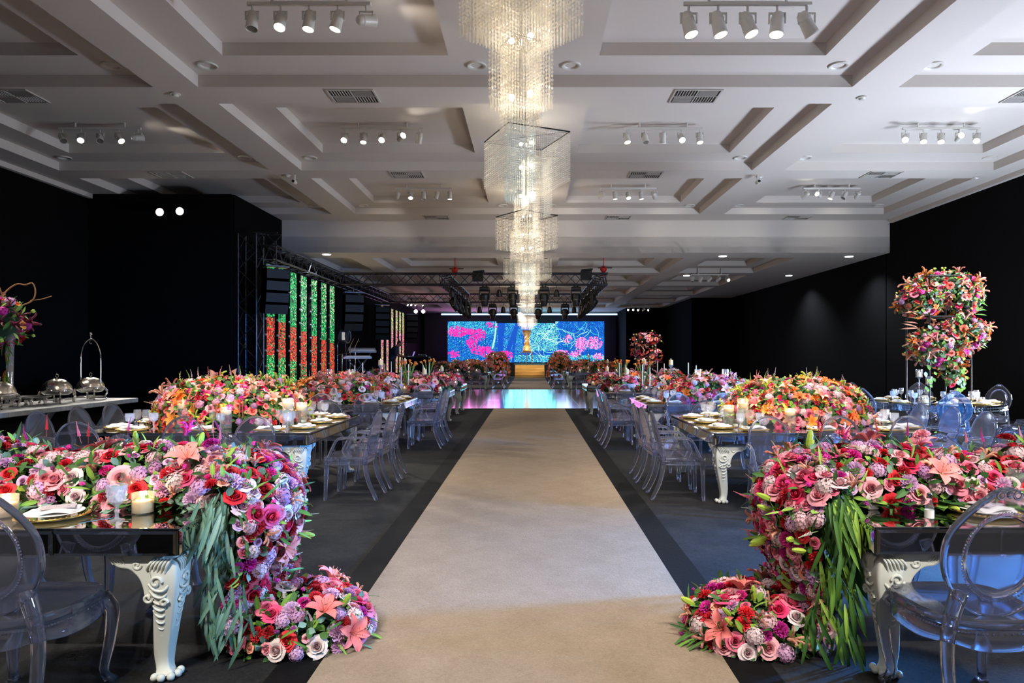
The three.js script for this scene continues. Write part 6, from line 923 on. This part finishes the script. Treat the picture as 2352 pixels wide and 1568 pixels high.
// ---------------------------------------------------------------- buffet with chafing dishes
{
  const t = thing('buffet_table', 'long grey buffet table on crossed slanted legs at the left wall', 'table', [-6.98, 0, -8.3]);
  part('tabletop', (() => { const g = rbox(1.15, 0.07, 5.6, 0.01, 0, 0.865, 0), u = g.attributes.uv, p = g.attributes.position; for (let i = 0; i < p.count; i++) u.setXY(i, p.getX(i), p.getZ(i) * 0.5); return g; })(), M.board, t);
  for (const z of [-1.9, -0.2, 1.8]) { part('crossed_leg', sweep([V(0.46, 0.83, z - 0.45), V(0.46, 0.42, z), V(0.46, 0, z + 0.45)], () => [0.03, 0.06], V(1, 0, 0), 2, 0.1), M.boardBlue, t); part('crossed_leg', sweep([V(0.46, 0.83, z + 0.45), V(0.46, 0.42, z), V(0.46, 0, z - 0.45)], () => [0.03, 0.06], V(1, 0, 0), 2, 0.1), M.boardBlue, t); part('crossed_leg', sweep([V(-0.46, 0.83, z - 0.45), V(-0.46, 0, z + 0.45)], () => [0.03, 0.06], V(1, 0, 0), 2, 0.1), M.boardBlue, t); }
  const Y = 0.9, domeGeo = (() => { const g = new THREE.SphereGeometry(0.26, 40, 16, 0, 6.2832, 0, Math.PI / 2), p = g.attributes.position; for (let i = 0; i < p.count; i++) { const x = p.getX(i), y = p.getY(i), z = p.getZ(i), a = Math.atan2(z, x), k = 1 - 0.045 * Math.pow(Math.sin(a * 10 + Math.floor(y * 26) * 1.57), 2) * (y > 0.03 ? 1 : 0); p.setXYZ(i, x * k, y * 0.72 * k, z * k); } g.computeVertexNormals(); return g; })();
  const legCurve = (a) => sweep([V(Math.cos(a) * 0.27, 0.2, Math.sin(a) * 0.27), V(Math.cos(a) * 0.31, 0.13, Math.sin(a) * 0.31), V(Math.cos(a) * 0.26, 0.05, Math.sin(a) * 0.26), V(Math.cos(a) * 0.3, 0.012, Math.sin(a) * 0.3)], (u) => [0.022 - 0.008 * u, 0.016], UP.clone().add(V(0.01, 0, 0)), 8);
  function chafer(x, d, name, label, dome, arch) {
    const c = thing(name, label, 'chafing dish', [x, Y, -d]); c.scale.set(0.74, 0.86, 0.74);
    part('water_pan', lathe([[0, 0.14], [0.2, 0.14], [0.25, 0.17], [0.275, 0.2], [0.285, 0.205], [0.285, 0.225], [0.26, 0.225], [0, 0.225]], 32), M.chrome, c);
    for (let i = 0; i < 4; i++) part('leg', legCurve(R(45 + 90 * i)), M.hammered, c);
    part('stretcher', new THREE.TorusGeometry(0.24, 0.008, 6, 28).rotateX(Math.PI / 2).translate(0, 0.06, 0), M.chrome, c); part('burner', cyl(0.05, 0.04, 0.08, 14, 0, 0.05, 0), M.chrome, c);
    if (dome) { const l = part('lid', domeGeo, M.hammered, c, [0, 0.225, 0]); part('handle', merge([new THREE.TorusGeometry(0.028, 0.008, 6, 14).translate(0, 0.235, 0), ball(0.012, 8, 6, 0, 0.197, 0)]), M.chrome, l); }
    if (arch) part('arch', merge([tube([V(-0.2, 0.22, 0), V(-0.2, 0.55, 0), V(-0.19, 0.72, 0), V(-0.11, 0.88, 0), V(0, 0.94, 0), V(0.11, 0.88, 0), V(0.19, 0.72, 0), V(0.2, 0.55, 0), V(0.2, 0.22, 0)], 0.013, 40, 8), ball(0.03, 12, 9, 0, 1.01, 0), cyl(0.012, 0.012, 0.06, 8, 0, 0.965, 0), tube([V(0, 0.93, 0), V(-0.02, 0.88, 0), V(0.01, 0.86, 0), V(0.025, 0.88, 0)], 0.007, 10, 6)]), M.chrome, c).scale.set(1.05, 1.18, 1.05);
  }
  chafer(-6.9, 10.66, 'chafing_dish', 'silver domed chafing dish under a tall arched handle at the buffet end', true, true); chafer(-6.9, 9.9, 'chafing_dish', 'silver hammered dome chafing dish in the middle of the buffet', true, false); chafer(-6.9, 8.82, 'chafing_dish', 'silver domed chafing dish cut by the left frame edge', true, false);
  const tr = thing('silver_tray', 'low open oval silver tray on feet between the chafing dishes', 'tray', [-6.9, Y, -9.34]); part('dish', lathe([[0, 0.1], [0.18, 0.1], [0.26, 0.13], [0.27, 0.135], [0.26, 0.12], [0.18, 0.09], [0, 0.09]], 32), M.chrome, tr); for (let i = 0; i < 4; i++) { const a = R(45 + 90 * i); part('foot', lathe([[0, 0], [0.03, 0], [0.018, 0.03], [0.03, 0.07], [0.02, 0.11], [0, 0.11]], 10), M.chrome, tr, [Math.cos(a) * 0.19, 0, Math.sin(a) * 0.19]); }
  const a = thing('willow_arrangement', 'arrangement of curly willow twigs with red and purple flowers at the buffet', 'flowers', [-7.2, Y, -9.4]), r = rng(71), lp = (px, py, dz = 0) => { const w = at(px, py, 9.4 + dz); return V(w.x + 7.2, w.y - Y, w.z + 9.4); };
  part('glass_vase', lathe([[0, 0], [0.08, 0], [0.06, 0.05], [0.04, 0.3], [0.05, 0.85], [0.09, 1.0], [0.085, 1.0], [0.045, 0.85], [0.035, 0.3], [0.05, 0.06], [0, 0.03]], 16), M.glass, a);
  part('twig', tube([lp(-6, 740), lp(2, 690), lp(15, 668), lp(40, 652), lp(58, 654), lp(74, 650), lp(81, 665), lp(78, 685), lp(68, 694), lp(48, 702), lp(26, 714), lp(0, 735)], 0.009, 60, 6), M.bark, a); part('twig', tube([lp(70, 690), lp(95, 687), lp(119, 680)], 0.006, 12, 5), M.bark, a); part('twig', tube([lp(-4, 740), lp(4, 680), lp(-2, 658), lp(-14, 640)], 0.008, 16, 6), M.bark, a);
  const F = (u, v) => { const y = 1 - 2 * v, rr = Math.sqrt(1 - y * y), th = u * 6.2832; return [V(-0.08 + 0.26 * rr * Math.cos(th), 1.14 + 0.32 * y, 0.24 * rr * Math.sin(th)), V(rr * Math.cos(th), y, rr * Math.sin(th))]; };
  part('foliage_core', new THREE.IcosahedronGeometry(1, 2).scale(0.2, 0.25, 0.18).translate(-0.08, 1.14, 0), coreMat, a); plant(a, scatter(F, 60, 0.07, r), [[8, 'carnation', REDS, 0.045, 0.06], [6, 'cluster', MAGENTA.concat(LILAC), 0.06, 0.08], [5, 'rose', ORANGE.concat(REDS), 0.045, 0.06], [4, 'globe', LIME, 0.02, 0.03, 0.1], [4, 'plume', BURG, 0.08, 0.12]], 1, r, 1.1); greens(a, scatter(F, 60, 0.04, r), greensMid, 1, r, 1.3);
  for (let i = 0; i < 26; i++) { const y = 0.05 + 0.9 * r(); leaf(a, 'willow', GREEN.concat(AMBER), 0.1 + 0.12 * r(), V((r() - 0.5) * 0.08, y, 0.05), V(r() - 0.4, -0.8, 0.3), V(0, 0.3, 1), 1, r); } for (let i = 0; i < 7; i++) leaf(a, 'leaf', LIME.concat(GREEN), 0.07, lp(18 + i * 6.5, 752 + i * 3.4), V(1, -0.5 + r(), 0.3), V(0, 0.3, 1), 1, r);
}
// pale chairs and stack of chairs in the right background
for (const [px, d, i] of [[1708, 17.2, 0], [1724, 18.1, 1]]) ghostChair((px - 1218) * d / 1560, d, R(-70), ['pale clear armchair standing behind the right flower mounds, left of a pair', 'pale clear armchair standing behind the right flower mounds, right of a pair'][i], 'clear armchairs');

renderer.render(scene, camera);
